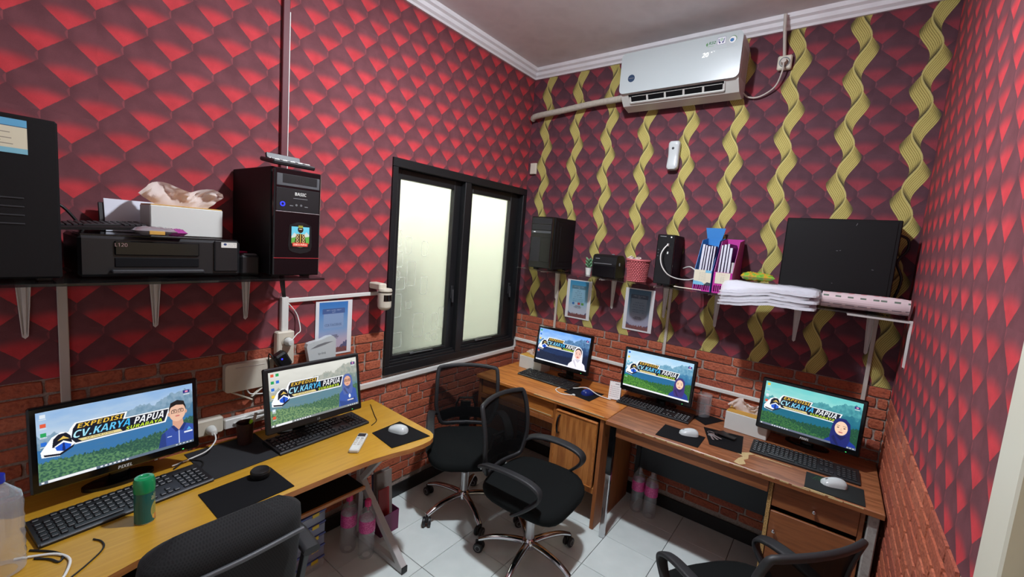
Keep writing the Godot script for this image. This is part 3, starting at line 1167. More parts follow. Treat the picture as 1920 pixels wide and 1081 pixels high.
func desk_brown() -> void:
	var t := thing("drawer_desk", "brown wood desk with a worn edge, chrome leg and drawer unit", "desk")
	var top := []
	box_tris(top, Vector3(1.75, DESK - 0.0125, 0.31), Vector3(1.222, 0.025, 0.58), 0.003)
	part(t, "desktop", flat(top), M.wood_brown)
	part(t, "edge_band", rbox(Vector3(1.222, 0.022, 0.003), 0.001), M.wood_front, Vector3(1.75, DESK - 0.013, 0.6015))
	var chip := []
	var r := RandomNumberGenerator.new()
	r.seed = 4
	for i in 16:
		var x := 1.33 + i * 0.062
		box_tris(chip, Vector3(x, DESK - 0.0035 - r.randf() * 0.002, 0.6018), Vector3(0.03 + r.randf() * 0.04, 0.003 + r.randf() * 0.004, 0.0035), 0.0005)
	part(t, "worn_edge", flat(chip), M.worn)
	# places where the veneer is torn off
	for q in [
		[Vector2(1.79, 0.455), Vector2(1.845, 0.405), Vector2(1.87, 0.41), Vector2(1.845, 0.44), Vector2(1.85, 0.49), Vector2(1.835, 0.52), Vector2(1.85, 0.56), Vector2(1.83, 0.59), Vector2(1.80, 0.58), Vector2(1.81, 0.52), Vector2(1.825, 0.48)],
		[Vector2(1.87, 0.41), Vector2(2.02, 0.418), Vector2(2.03, 0.424), Vector2(1.87, 0.42)],
		[Vector2(2.09, 0.592), Vector2(2.19, 0.593), Vector2(2.20, 0.6), Vector2(2.08, 0.6)]]:
		part(t, "torn_veneer", extrude(q, DESK - 0.001, DESK + 0.0006), M.worn)
	part(t, "apron", flat(span(Vector3(1.2, 0.635, 0.57), Vector3(1.955, DESK - 0.025, 0.588), 0.002)), M.wood_front)
	part(t, "modesty_panel", flat(span(Vector3(1.16, 0.245, 0.055), Vector3(1.955, DESK - 0.026, 0.072), 0.001)), mat(c8(40, 46, 50), 0.6))
	var leg := []
	box_tris(leg, Vector3(1.176, 0.347, 0.57), Vector3(0.032, 0.694, 0.026), 0.004)
	part(t, "leg", flat(leg), M.chrome)
	part(t, "leg_sleeve", rbox(Vector3(0.034, 0.3, 0.028), 0.003), M.black_gloss, Vector3(1.176, 0.544, 0.57))
	part(t, "leg", flat(span(Vector3(1.16, 0, 0.06), Vector3(1.19, DESK - 0.026, 0.088), 0.003)), M.black)
	part(t, "leg", flat(span(Vector3(2.314, 0.0, 0.545), Vector3(2.35, DESK - 0.026, 0.58), 0.004)), M.galvanised)
	# the drawer unit
	part(t, "unit_side", flat(span(Vector3(1.957, 0.08, 0.06), Vector3(1.973, DESK - 0.026, 0.565), 0.001)), M.wood_front)
	part(t, "unit_side_edge", flat(span(Vector3(1.957, 0.08, 0.565), Vector3(1.973, DESK - 0.026, 0.569), 0.0005)), M.chipboard)
	part(t, "unit_side", flat(span(Vector3(2.29, 0.08, 0.06), Vector3(2.306, DESK - 0.026, 0.56), 0.001)), M.wood_front)
	part(t, "unit_floor", flat(span(Vector3(1.973, 0.08, 0.06), Vector3(2.29, 0.1, 0.55), 0.001)), M.wood_front)
	part(t, "unit_back", flat(span(Vector3(1.973, 0.1, 0.06), Vector3(2.29, DESK - 0.03, 0.07), 0.0)), M.black_matte)
	var dr := part(t, "drawer", rbox(Vector3(0.314, 0.118, 0.016), 0.002), M.wood_front, Vector3(2.132, 0.628, 0.556))
	var dd := part(t, "door", rbox(Vector3(0.314, 0.435, 0.016), 0.002), M.wood_front, Vector3(2.132, 0.328, 0.556))
	var knob := lathe([Vector2(0.001, 0.024), Vector2(0.006, 0.024), Vector2(0.0095, 0.019), Vector2(0.0085, 0.013), Vector2(0.0045, 0.009), Vector2(0.0045, 0.0)], 16, 60)
	part(dr, "knob", knob, M.chrome, Vector3(0.004, -0.012, 0.008), Vector3(PI / 2, 0, 0))
	part(dd, "knob", knob, M.chrome, Vector3(-0.132, 0.13, 0.008), Vector3(PI / 2, 0, 0))


# ==================================================================== chairs
func star_base(t: Node3D, spoke_mat: Material, first := 0.3) -> void:
	part(t, "hub", lathe([Vector2(0.001, 0.075), Vector2(0.036, 0.075), Vector2(0.04, 0.085), Vector2(0.04, 0.112), Vector2(0.032, 0.124), Vector2(0.026, 0.13), Vector2(0.001, 0.13)], 24), spoke_mat)
	part(t, "gas_lift", lathe([Vector2(0.025, 0.12), Vector2(0.025, 0.25), Vector2(0.015, 0.252), Vector2(0.015, 0.37)], 20), M.silver)
	for i in 5:
		var a := TAU * i / 5.0 + first
		var d := Vector3(sin(a), 0, cos(a))
		var spoke := []
		var path := curve([d * 0.02 + Vector3.UP * 0.1, d * 0.1 + Vector3.UP * 0.104, d * 0.2 + Vector3.UP * 0.094, d * 0.272 + Vector3.UP * 0.068], 4)
		var sc := []
		for k in path.size():
			sc.append(lerpf(1.15, 0.72, float(k) / (path.size() - 1)))
		sweep_tris(spoke, path, oval(0.036, 0.028, 14, 0.7), Vector3.UP, sc)
		part(t, "spoke", smooth(spoke, 50), spoke_mat)
		var b := Basis(Vector3.UP, a + 0.9 + i * 1.3)
		var at := d * 0.27
		var fork := []
		box_tris(fork, at + Vector3.UP * 0.046, Vector3(0.012, 0.036, 0.044), 0.005, b)
		lathe_tris(fork, [Vector2(0.006, 0.05), Vector2(0.006, 0.078)], 10, at)
		var c := part(t, "caster", flat(fork), M.black)
		for s in [-1, 1]:
			var wheel := []
			lathe_tris(wheel, [Vector2(0.001, -0.008), Vector2(0.024, -0.008), Vector2(0.027, -0.005), Vector2(0.027, 0.005), Vector2(0.024, 0.008), Vector2(0.001, 0.008)], 20, at + Vector3.UP * 0.027 + b * Vector3(s * 0.016, 0, 0), b * Basis(Vector3.BACK, PI / 2))
			part(c, "wheel", smooth(wheel, 40), M.plastic_black)
			var rim := []
			lathe_tris(rim, [Vector2(0.012, 0.0), Vector2(0.016, 0.0), Vector2(0.016, 0.002), Vector2(0.012, 0.002), Vector2(0.012, 0.0)], 18, at + Vector3.UP * 0.027 + b * Vector3(s * 0.0235, 0, 0), b * Basis(Vector3.BACK, -PI / 2 * s))
			part(c, "wheel_ring", smooth(rim, 40), M.grey)


func mesh_chair(label: String, at: Vector3, turn: float, base_angle: float, net_mat: Material) -> Node3D:
	# faces +z; seat top at 0.44, back up to 0.88
	var t := thing("office_chair", label, "chair", at, turn, "black mesh swivel chairs")
	star_base(t, M.chrome, base_angle - turn)
	var mech := []
	box_tris(mech, Vector3(0, 0.365, -0.01), Vector3(0.16, 0.035, 0.24), 0.01)
	bar_tris(mech, Vector3(0.06, 0.362, 0.02), Vector3(0.2, 0.352, 0.03), 0.014, 0.014)
	part(t, "tilt_mechanism", flat(mech), M.black)
	# seat: a rounded cushion with a waterfall front
	var s := []
	var n := 28
	var rows := [[0.92, 0.385], [0.985, 0.392], [1.0, 0.405], [1.0, 0.422], [0.97, 0.438], [0.85, 0.447], [0.5, 0.445], [0.02, 0.443]]
	var pts := []
	for r in rows:
		var ring := []
		for i in n:
			var a := TAU * i / n
			var x := pw(cos(a), 0.55) * 0.245
			var z := pw(sin(a), 0.55) * 0.235
			var fall := -0.018 * smoothstep(0.1, 0.235, z * r[0]) + 0.006 * smoothstep(0.12, 0.24, absf(x) * r[0])
			x *= 1.0 - 0.06 * smoothstep(0.0, -0.235, z)
			ring.append(Vector3(x * r[0], r[1] + fall, z * r[0]))
		pts.append(ring)
	for j in rows.size() - 1:
		for i in n:
			var i2 := (i + 1) % n
			quad(s, pts[j][i], pts[j][i2], pts[j + 1][i2], pts[j + 1][i], (pts[j][i] + pts[j + 1][i2]) * 0.5 - Vector3(0, 0.40, 0))
	for i in n:
		tri(s, Vector3(0, 0.385, 0), pts[0][i], pts[0][(i + 1) % n], Vector3.DOWN)
	part(t, "seat", smooth(s, 60), M.fabric)
	# back: curved frame, see-through mesh, a lumbar band and the spine
	var f := func(u: float, v: float) -> Vector3:
		# u -1..1 across, v 0..1 up; widest at two thirds, tilted back, dished
		var w := lerpf(0.165, 0.2, smoothstep(0.0, 0.35, v)) - 0.006 * smoothstep(0.8, 1.0, v)
		var y := 0.465 + v * 0.385 - 0.012 * u * u * smoothstep(0.7, 1.0, v)
		var z := -0.235 + 0.03 * sin(v * PI * 0.9) - 0.045 * v + 0.035 * u * u
		return Vector3(u * w, y, z)
	var frame_path := []
	var half := [[0.0, 0.0], [0.4, 0.0], [0.75, 0.004], [0.92, 0.02], [0.985, 0.05], [1.0, 0.1], [1.0, 0.22], [1.0, 0.36], [1.0, 0.5], [1.0, 0.64], [1.0, 0.78], [1.0, 0.9], [0.998, 0.955], [0.985, 0.985], [0.955, 0.998], [0.85, 1.0], [0.6, 1.0], [0.3, 1.0], [0.0, 1.0]]
	for q in half:
		frame_path.append(f.call(q[0], q[1]))
	for i in range(half.size() - 2, -1, -1):
		frame_path.append(f.call(-half[i][0], half[i][1]))
	var fr := []
	sweep_tris(fr, frame_path, oval(0.026, 0.022, 10, 0.7), Vector3.FORWARD, [], false)
	part(t, "back_frame", smooth(fr, 60), M.arm)
	var net := []
	for i in 10:
		for j in 10:
			quad(net, f.call(-1 + 0.2 * i, 0.1 * j), f.call(-0.8 + 0.2 * i, 0.1 * j), f.call(-0.8 + 0.2 * i, 0.1 * j + 0.1), f.call(-1 + 0.2 * i, 0.1 * j + 0.1), Vector3.BACK)
	part(t, "back_mesh", smooth(net, 80), net_mat)
	var lum := []
	sweep_tris(lum, [f.call(-0.95, 0.12) + Vector3(0, 0, -0.02), f.call(-0.5, 0.16) + Vector3(0, 0, -0.03), f.call(0.0, 0.17) + Vector3(0, 0, -0.03), f.call(0.5, 0.16) + Vector3(0, 0, -0.03), f.call(0.95, 0.12) + Vector3(0, 0, -0.02)], oval(0.014, 0.075, 10, 0.7), Vector3.UP)
	sweep_tris(lum, [f.call(-0.35, 0.1) + Vector3(0, 0, -0.03), f.call(-0.32, 0.3) + Vector3(0, 0, -0.035), f.call(-0.22, 0.42) + Vector3(0, 0, -0.03), f.call(0.22, 0.42) + Vector3(0, 0, -0.03), f.call(0.32, 0.3) + Vector3(0, 0, -0.035), f.call(0.35, 0.1) + Vector3(0, 0, -0.03)], oval(0.012, 0.022, 8, 0.7), Vector3.FORWARD)
	part(t, "lumbar_support", smooth(lum, 60), M.plastic_black)
	var spine := []
	sweep_tris(spine, curve([Vector3(0, 0.365, -0.06), Vector3(0, 0.362, -0.2), Vector3(0, 0.40, -0.275), Vector3(0, 0.52, -0.272), Vector3(0, 0.60, -0.262)], 5), oval(0.07, 0.018, 10, 0.6), Vector3.UP)
	part(t, "spine", smooth(spine, 60), M.plastic_black)
	for sx in [-1, 1]:
		# looped armrest from the back, forward, round and down to the seat's side
		var path := curve([Vector3(sx * 0.198, 0.535, -0.205), Vector3(sx * 0.222, 0.568, -0.15), Vector3(sx * 0.232, 0.585, -0.03), Vector3(sx * 0.232, 0.58, 0.09), Vector3(sx * 0.231, 0.555, 0.155), Vector3(sx * 0.23, 0.51, 0.155), Vector3(sx * 0.235, 0.44, 0.09), Vector3(sx * 0.225, 0.385, 0.02), Vector3(sx * 0.16, 0.368, 0.0)], 5)
		var arm := []
		var sc := []
		for k in path.size():
			var q := float(k) / (path.size() - 1)
			sc.append(1.0 - 0.3 * smoothstep(0.45, 0.8, q))
		sweep_tris(arm, path, oval(0.05, 0.02, 12, 0.6), Vector3.UP, sc)
		part(t, "armrest", smooth(arm, 55), M.arm)
		part(t, "screw", lathe([Vector2(0.001, 0.004), Vector2(0.006, 0.003), Vector2(0.007, 0.0)], 10), M.silver, Vector3(sx * 0.212, 0.53, -0.2), Vector3(0, 0, -PI / 2 * sx))
	return t


func chairs() -> void:
	mesh_chair("black mesh swivel chair with its back against the wall under the window", Vector3(0.40, 0, 0.95), atan2(0.74, 0.67), -0.13, M.mesh_cloth)
	mesh_chair("black mesh swivel chair beside the cupboard door of the orange desk", Vector3(0.955, 0, 1.02), atan2(1.0, -0.05), 0.21, M.mesh_dense)
	mesh_chair("black mesh swivel chair turned away from the drawer unit of the brown desk", Vector3(1.955, 0, 1.14), atan2(-0.81, -0.585), 0.4, M.mesh_thick)
	# the padded chair at the yellow desk, facing the wall
	var c := thing("padded_chair", "black padded office chair with a thick knitted backrest at the yellow desk", "chair", Vector3(0.725, 0, 2.425), -PI / 2)
	star_base(c, M.plastic_black)
	part(c, "seat", pad(Vector3(0.48, 0.10, 0.46), 0.4, 0.45), M.knit, Vector3(0, 0.42, 0.03))
	# backrest: a thick pad, rounded at the top, slightly wrapped round the sitter
	var b := []
	var nu := 36
	var rows := []
	for j in 13:
		var v := -1.0 + 2.0 * j / 12.0
		var ring := []
		for i in nu:
			var u := TAU * i / nu
			var k := pow(maxf(0.0, 1.0 - pow(absf(v), 5.0)), 0.4)
			var x := pw(cos(u), 0.5) * 0.19 * (0.86 + 0.14 * k) * (1.0 if k > 0.01 else 0.75)
			var z := pw(sin(u), 0.75) * 0.068 * k
			var y := 0.70 + v * 0.225
			ring.append(Vector3(x, y - 0.02 * pow(absf(x) / 0.19, 4.0) * smoothstep(0.3, 1.0, v), -0.145 + z + 0.3 * x * x - 0.03 * v))
		rows.append(ring)
	for j in 12:
		for i in nu:
			var i2 := (i + 1) % nu
			quad(b, rows[j][i], rows[j][i2], rows[j + 1][i2], rows[j + 1][i], (rows[j][i] + rows[j + 1][i2]) * 0.5 - Vector3(0, (rows[j][i].y + rows[j + 1][i].y) * 0.5, -0.14))
	part(c, "backrest", smooth(b, 70), M.knit)
	var sh := []
	sweep_tris(sh, curve([Vector3(-0.17, 0.82, -0.222), Vector3(0, 0.825, -0.238), Vector3(0.17, 0.82, -0.222)], 6), oval(0.012, 0.012, 8, 0.7), Vector3.UP)
	part(c, "piping", smooth(sh, 60), M.mid_grey)
	sh = []
	sweep_tris(sh, curve([Vector3(0, 0.37, -0.05), Vector3(0, 0.36, -0.2), Vector3(0, 0.45, -0.24), Vector3(0, 0.62, -0.24)], 6), oval(0.08, 0.02, 8, 0.7), Vector3.UP)
	part(c, "spine", smooth(sh, 60), M.dark)
	for sx in [-1, 1]:
		var arm := []
		sweep_tris(arm, curve([Vector3(sx * 0.265, 0.63, -0.10), Vector3(sx * 0.27, 0.64, 0.0), Vector3(sx * 0.27, 0.63, 0.14)], 4), oval(0.055, 0.03, 10, 0.6), Vector3.UP)
		part(c, "armrest", smooth(arm, 60), M.arm)
		var up := []
		bar_tris(up, Vector3(sx * 0.25, 0.39, -0.02), Vector3(sx * 0.268, 0.625, -0.06), 0.03, 0.016)
		bar_tris(up, Vector3(sx * 0.25, 0.39, 0.0), Vector3(sx * 0.268, 0.625, 0.07), 0.03, 0.016)
		bar_tris(up, Vector3(sx * 0.08, 0.375, 0.0), Vector3(sx * 0.26, 0.385, 0.0), 0.03, 0.016)
		part(c, "arm_support", flat(up), M.arm)


# ==================================================================== shelves and wall fittings
func shelf_y(x: float) -> float:
	return 1.511 - 0.0081 * x


func bracket_mesh() -> ArrayMesh:
	# pressed steel bracket: wall leg down -y, arm out +z, both tapering; origin at the bend under the shelf
	var t := []
	var leg := [Vector2(-0.019, 0.0), Vector2(0.019, 0.0), Vector2(0.007, -0.215), Vector2(0.0, -0.222), Vector2(-0.007, -0.215)]
	var b := Basis(Vector3.RIGHT, Vector3.BACK, Vector3.UP)
	extrude_tris(t, leg, 0.001, 0.003, b)
	var rib := [Vector2(-0.006, -0.003), Vector2(0.006, -0.003), Vector2(0.0025, -0.205), Vector2(-0.0025, -0.205)]
	extrude_tris(t, rib, 0.003, 0.009, b)
	for s in [-1, 1]:
		bar_tris(t, Vector3(0.018 * s, -0.002, 0.005), Vector3(0.006 * s, -0.212, 0.005), 0.003, 0.008, Vector3.BACK, 0.0005)
	extrude_tris(t, [Vector2(-0.017, 0.001), Vector2(0.017, 0.001), Vector2(0.009, 0.235), Vector2(-0.009, 0.235)], -0.003, -0.001)
	for s in [-1, 1]:
		bar_tris(t, Vector3(0.016 * s, -0.006, 0.002), Vector3(0.008 * s, -0.005, 0.232), 0.003, 0.01, Vector3.UP, 0.0005)
	return flat(t)


func shelves() -> void:
	# over the yellow desk, made deep and dark to throw more shade on the wall
	var a := single("glass_shelf", "smoked glass wall shelf above the yellow desk", "shelf", rbox(Vector3(0.40, 0.008, 1.3), 0.001), M.shelf_smoked, Vector3(0.203, 1.478, 2.56))
	a.set_meta("group", "glass wall shelves")
	# over the two desks of the back wall, tipping slightly down towards the right wall
	single("glass_shelf", "long smoked glass wall shelf above the orange and brown desks", "shelf", rbox(Vector3(2.18, 0.008, 0.295), 0.001), M.shelf_glass, Vector3(1.268, shelf_y(1.268) - 0.0055, 0.15), Vector3(0, 0, -0.0081), "glass wall shelves")
	var bm := bracket_mesh()
	for q in [[2.71, "the large computer case"], [2.374, "the printer"], [2.056, "the tower with the emblem"]]:
		var z: float = q[0]
		single("shelf_bracket", "white steel shelf bracket under " + q[1], "bracket", bm, M.bracket, Vector3(0.0, 1.473, z), Vector3(0, PI / 2, 0), "shelf brackets over the yellow desk")
	for q in [[0.368, "the glossy tower by the window"], [0.838, "the label printer"], [1.206, "the slim computer tower"], [1.521, "the blue and magenta file"], [1.934, "the paper pile"], [2.247, "the rolled plastic sheet"]]:
		var x: float = q[0]
		single("shelf_bracket", "white steel shelf bracket under " + q[1], "bracket", bm, M.bracket, Vector3(x, shelf_y(x) - 0.0105, 0.0), Vector3.ZERO, "shelf brackets on the ribbon wall")
	single("shelf_bracket", "white steel bracket holding the shelf end on the side wall", "bracket", bm, M.bracket, Vector3(ROOM_W, 1.483, 0.262), Vector3(0, -PI / 2, 0))


func sample(pts: Array, r: float, n := 7) -> ArrayMesh:
	return tube(curve(pts, 6), r, n)


func bent(pts: Array, r: float) -> ArrayMesh:
	return tube(pts, r, 8)


func trunk_run(called: String, label: String, pts: Array, w: float, h: float, out: Vector3, m: Material, group := "") -> Node3D:
	# rectangular cable duct along straight pieces on a wall; a lid line along each piece
	var t := thing(called, label, "cable duct", Vector3.ZERO, 0.0, group)
	for i in pts.size() - 1:
		var a: Vector3 = pts[i]
		var b: Vector3 = pts[i + 1]
		var d := (b - a).normalized()
		var body := []
		bar_tris(body, a - d * h * 0.5 + out * w * 0.5, b + d * h * 0.5 + out * w * 0.5, h, w, out, 0.0015)
		var p := part(t, "duct", flat(body), m)
		var lid := []
		bar_tris(lid, a - d * h * 0.5 + out * (w + 0.0006), b + d * h * 0.5 + out * (w + 0.0006), h * 0.8, 0.0014, out, 0.0005)
		part(p, "lid", flat(lid), m)
	return t


func wall_fittings() -> void:
	trunk_run("cable_duct", "white cable duct running under the window", [Vector3(0.001, 0.795, 2.05), Vector3(0.001, 0.81, 0.03)], 0.018, 0.03, Vector3.RIGHT, M.trunk)
	trunk_run("cable_duct", "white cable duct along the brick behind the back wall monitors", [Vector3(0.012, 0.83, 0.003), Vector3(0.012, 0.893, 0.003), Vector3(0.245, 0.893, 0.003)], 0.016, 0.022, Vector3.BACK, M.trunk)
	trunk_run("cable_duct", "white cable duct on the brick between the monitors of the back wall", [Vector3(0.62, 0.893, 0.003), Vector3(1.95, 0.885, 0.003)], 0.016, 0.022, Vector3.BACK, M.trunk)
	trunk_run("cable_duct", "thin white cable duct leading to the security camera", [Vector3(0.001, 1.326, 1.875), Vector3(0.001, 1.338, 1.37)], 0.014, 0.02, Vector3.RIGHT, M.trunk)
	trunk_run("cable_duct", "short upright white cable duct above the wall socket", [Vector3(0.001, 1.33, 1.892), Vector3(0.001, 1.195, 1.892)], 0.024, 0.032, Vector3.RIGHT, M.trunk)
	# upright conduits on the wallpaper
	var wall_conduit := [["beige conduit running down behind the monitor beside the tissue box", 0.383, 1.49, 0.95], ["beige conduit running down behind the middle monitor", 1.238, 1.48, 0.95], ["beige conduit running down to the corner monitor", 2.268, 1.47, 0.9]]
	for c in wall_conduit:
		single("conduit", c[0], "conduit", flat(span(Vector3(c[1] - 0.009, c[3], 0.002), Vector3(c[1] + 0.009, c[2], 0.014), 0.002)), M.conduit)
	single("conduit", "beige conduit running down behind the monitor with the man", "conduit", flat(span(Vector3(0.001, 0.8, 2.611), Vector3(0.014, 1.47, 2.636), 0.002)), M.conduit)
	var wc := thing("conduit", "upright duct covered with the wallpaper above the shelf", "conduit")
	var wall_tex: StandardMaterial3D = mat(c8(92, 34, 42), 0.6)
	part(wc, "duct", flat(span(Vector3(0.001, 1.486, 1.893), Vector3(0.018, 2.955, 1.922), 0.002)), wall_tex)
	part(wc, "bare_edge", flat(span(Vector3(0.0155, 1.486, 1.8915), Vector3(0.019, 2.62, 1.895), 0.0005)), M.white)
	# socket under the upright duct, with a plug and a black adapter
	var so := thing("wall_socket", "ivory wall socket under the upright white duct", "socket", Vector3(0.002, 1.10, 1.893), PI / 2)
	part(so, "plate", rbox(Vector3(0.08, 0.165, 0.04), 0.005), M.ivory, Vector3(0, 0, 0.02))
	part(so, "outlet", lathe([Vector2(0.024, 0.004), Vector2(0.022, 0.004), Vector2(0.02, -0.006), Vector2(0.001, -0.006)], 24), M.ivory, Vector3(0.004, 0.035, 0.04), Vector3(PI / 2, 0, 0))
	var pl := thing("white_plug", "white plug in the socket beside the poster", "plug", Vector3(0.045, 1.135, 1.886), PI / 2)
	part(pl, "body", lathe([Vector2(0.001, 0.035), Vector2(0.012, 0.034), Vector2(0.019, 0.018), Vector2(0.02, 0.0)], 18, 60), M.white, Vector3.ZERO, Vector3(PI / 2, 0, 0))
	part(pl, "cord", sample([Vector3(0.01, 0.01, 0.02), Vector3(0.035, 0.035, 0.015), Vector3(0.058, 0.05, 0.0), Vector3(0.055, 0.12, -0.03), Vector3(0.02, 0.17, -0.03), Vector3(0.0, 0.19, -0.035)], 0.0025), M.cable_white)
	var ad := thing("power_adapter", "black power adapter with a blue light in the socket", "adapter", Vector3(0.075, 1.06, 1.925), PI / 2)
	part(ad, "body", rbox(Vector3(0.055, 0.075, 0.05), 0.008), M.black, Vector3(0, 0, 0), Vector3(0, 0, 0.5))
	part(ad, "indicator", pad(Vector3(0.008, 0.008, 0.004), 1, 1, 10, 6), M.blue_led, Vector3(-0.012, 0.01, 0.0265))
	part(ad, "cord", sample([Vector3(-0.03, 0.0, 0), Vector3(-0.05, 0.03, -0.02), Vector3(-0.045, -0.05, -0.03), Vector3(-0.05, -0.16, -0.04), Vector3(-0.04, -0.3, -0.03)], 0.003), M.cable_black)
	# loose cables dropping from the shelf into the duct
	for i in 4:
		single("cable", "thin black cable dropping from the shelf into the duct", "cable", sample([Vector3(0.14 - i * 0.02, 1.472, 1.97 - i * 0.014), Vector3(0.09 - i * 0.01, 1.42, 1.945 - i * 0.01), Vector3(0.03, 1.37, 1.91 - i * 0.004), Vector3(0.015, 1.335, 1.898 - i * 0.004)], 0.003), M.cable_black, Vector3.ZERO, Vector3.ZERO, "cables between shelf and duct")
	# modem with two flaps of cable below
	var mo := thing("modem", "flat ivory modem with two bent aerials on the brick", "modem", Vector3(0.012, 1.0, 2.048), PI / 2)
	part(mo, "body", plate(round_rect(0.2, 0.125, 0.014), 0.0, 0.032), M.ivory)
	part(mo, "vents", rbox(Vector3(0.12, 0.003, 0.002), 0.0005), M.conduit, Vector3(0, 0.045, 0.0325))
	var an := []
	bar_tris(an, Vector3(-0.08, -0.06, 0.016), Vector3(0.01, -0.115, 0.03), 0.014, 0.006)
	part(mo, "aerial", flat(an), M.ivory)
	an = []
	bar_tris(an, Vector3(0.085, -0.05, 0.016), Vector3(0.005, -0.10, 0.03), 0.014, 0.006)
	part(mo, "aerial", flat(an), M.ivory)
	part(mo, "cord", sample([Vector3(-0.01, -0.062, 0.02), Vector3(0.0, -0.085, 0.03), Vector3(0.04, -0.095, 0.03), Vector3(0.12, -0.11, 0.02)], 0.003), M.cable_white)
	# double socket low on the wall with a white plug
	var s2 := thing("wall_socket", "ivory double socket on the brick above the grey cloth mat", "socket", Vector3(0.002, 0.80, 2.215), PI / 2)
	part(s2, "plate", rbox(Vector3(0.13, 0.075, 0.035), 0.008), M.ivory, Vector3(0, 0, 0.018))
	var p2 := thing("white_plug", "white plug with a long cord in the double socket", "plug", Vector3(0.04, 0.79, 2.20), PI / 2)
	part(p2, "body", lathe([Vector2(0.001, 0.045), Vector2(0.011, 0.043), Vector2(0.018, 0.02), Vector2(0.02, 0.0)], 18, 60), M.white, Vector3.ZERO, Vector3(PI / 2, 0, 0))
	part(p2, "cord", sample([Vector3(0.0, 0.0, 0.04), Vector3(-0.005, -0.02, 0.07), Vector3(-0.04, -0.045, 0.09), Vector3(-0.09, -0.058, 0.09), Vector3(-0.16, -0.062, 0.1)], 0.003), M.cable_white)
	var ps := thing("power_strip", "white power strip on the brick behind the pen cup", "power strip", Vector3(0.002, 0.79, 2.06), PI / 2)
	part(ps, "body", rbox(Vector3(0.17, 0.045, 0.03), 0.004), M.trunk, Vector3(0, 0, 0.016))
	part(ps, "cord", sample([Vector3(-0.02, 0.01, 0.035), Vector3(0.02, 0.03, 0.045), Vector3(0.07, 0.03, 0.04), Vector3(0.12, 0.02, 0.03)], 0.004), M.cable_white)
	part(ps, "cord", sample([Vector3(-0.05, 0.0, 0.035), Vector3(-0.01, 0.015, 0.05), Vector3(0.05, 0.01, 0.045), Vector3(0.12, 0.0, 0.03)], 0.004), M.cable_white)
	# wireless router standing behind the second monitor
	var ro := thing("wireless_router", "white wireless router standing behind the monitor beside the poster", "router", Vector3(0.05, DESK, 1.728), PI / 2)
	var rp := [Vector2(-0.095, 0.19), Vector2(-0.075, 0.2), Vector2(-0.06, 0.30), Vector2(-0.075, 0.375), Vector2(-0.07, 0.392), Vector2(-0.05, 0.398), Vector2(0.0, 0.405), Vector2(0.035, 0.418), Vector2(0.06, 0.418), Vector2(0.078, 0.40), Vector2(0.08, 0.2), Vector2(0.08, 0.0), Vector2(-0.06, 0.0)]
	rp.remove_at(0)
	rp.remove_at(0)
	rp.insert(0, Vector2(-0.06, 0.2))
	part(ro, "body", plate(rp, -0.014, 0.014), M.white_gloss)
	var dip := [Vector2(-0.055, 0.365), Vector2(-0.02, 0.382), Vector2(0.02, 0.39), Vector2(0.06, 0.39), Vector2(0.02, 0.379), Vector2(-0.02, 0.37)]
	part(ro, "groove", plate(dip, 0.0135, 0.0148), M.grey)
	lettering(ro, "tp-link", 0.011, M.grey, Vector3(0.004, 0.335, 0.0143), Vector3.ZERO, plain)
	# security camera on a bracket by the window
	var cc := thing("security_camera", "white dome security camera on a bracket beside the window", "camera", Vector3(0.0, 1.375, 1.40), PI / 2)
	part(cc, "bracket", rbox(Vector3(0.05, 0.035, 0.10), 0.006), M.ivory, Vector3(0.0, 0.012, 0.05))
	part(cc, "collar", lathe([Vector2(0.001, -0.006), Vector2(0.036, -0.006), Vector2(0.04, 0.0), Vector2(0.036, 0.012), Vector2(0.001, 0.014)], 24, 60), M.ivory, Vector3(0.012, -0.01, 0.10))
	var bodyp := []
	for i in 9:
		var a := PI * 0.5 * i / 8.0
		bodyp.append(Vector2(maxf(0.001, sin(a) * 0.037), -0.095 - cos(a) * 0.026))
	bodyp.append(Vector2(0.038, -0.02))
	part(cc, "body", lathe(bodyp, 28, 60), M.ivory, Vector3(0.012, 0, 0.10))
	var lens := []
	for i in 7:
		var a0 := -0.75 + 0.2 * i
		var a1 := a0 + 0.2
		quad(lens, Vector3(sin(a0) * 0.0386, -0.03, cos(a0) * 0.0386), Vector3(sin(a1) * 0.0386, -0.03, cos(a1) * 0.0386), Vector3(sin(a1) * 0.0386, -0.065, cos(a1) * 0.0386), Vector3(sin(a0) * 0.0386, -0.065, cos(a0) * 0.0386), Vector3(sin(a0), 0, cos(a0)))
	part(cc, "lens_window", smooth(lens, 60), M.black_gloss, Vector3(0.012, 0, 0.10))
	part(cc, "speaker_grille", pad(Vector3(0.012, 0.03, 0.006), 0.8, 0.8, 12, 8), M.black, Vector3(0.042, -0.09, 0.118), Vector3(0, 0.9, 0))
	# posters, A4 prints in clear sleeves
	var lab := ["sheet with a blue sky print taped to the wall behind the router", "sheet with a blue sky print and four small logos under the shelf", "sheet with a grey blue print and five text lines under the shelf"]
	for i in 3:
		var p := thing("poster", lab[i], "poster", [Vector3(0.0065, 1.165, 1.63), Vector3(0.567, 1.30, 0.004), Vector3(1.034, 1.295, 0.004)][i], PI / 2 if i == 0 else 0.0)
		part(p, "sheet", card(0.205, 0.292, 0.001), tex_mat(poster(i), 0.3))
	# small box in the corner, air freshener
	single("junction_box", "small white junction box on the wallpaper near the window corner", "box", rbox(Vector3(0.055, 0.085, 0.02), 0.003), M.ivory, Vector3(0.062, 2.277, 0.011))
	var fr := thing("air_freshener", "white wall air freshener dispenser below the air conditioner", "dispenser", Vector3(1.158, 2.315, 0.002))
	var fp := []
	for i in 17:
		var q := i / 16.0
		fp.append(Vector3(0, -0.088 + 0.176 * q, 0.03 - 0.006 * sin(q * PI) ))
	var fb := []
	var fs := []
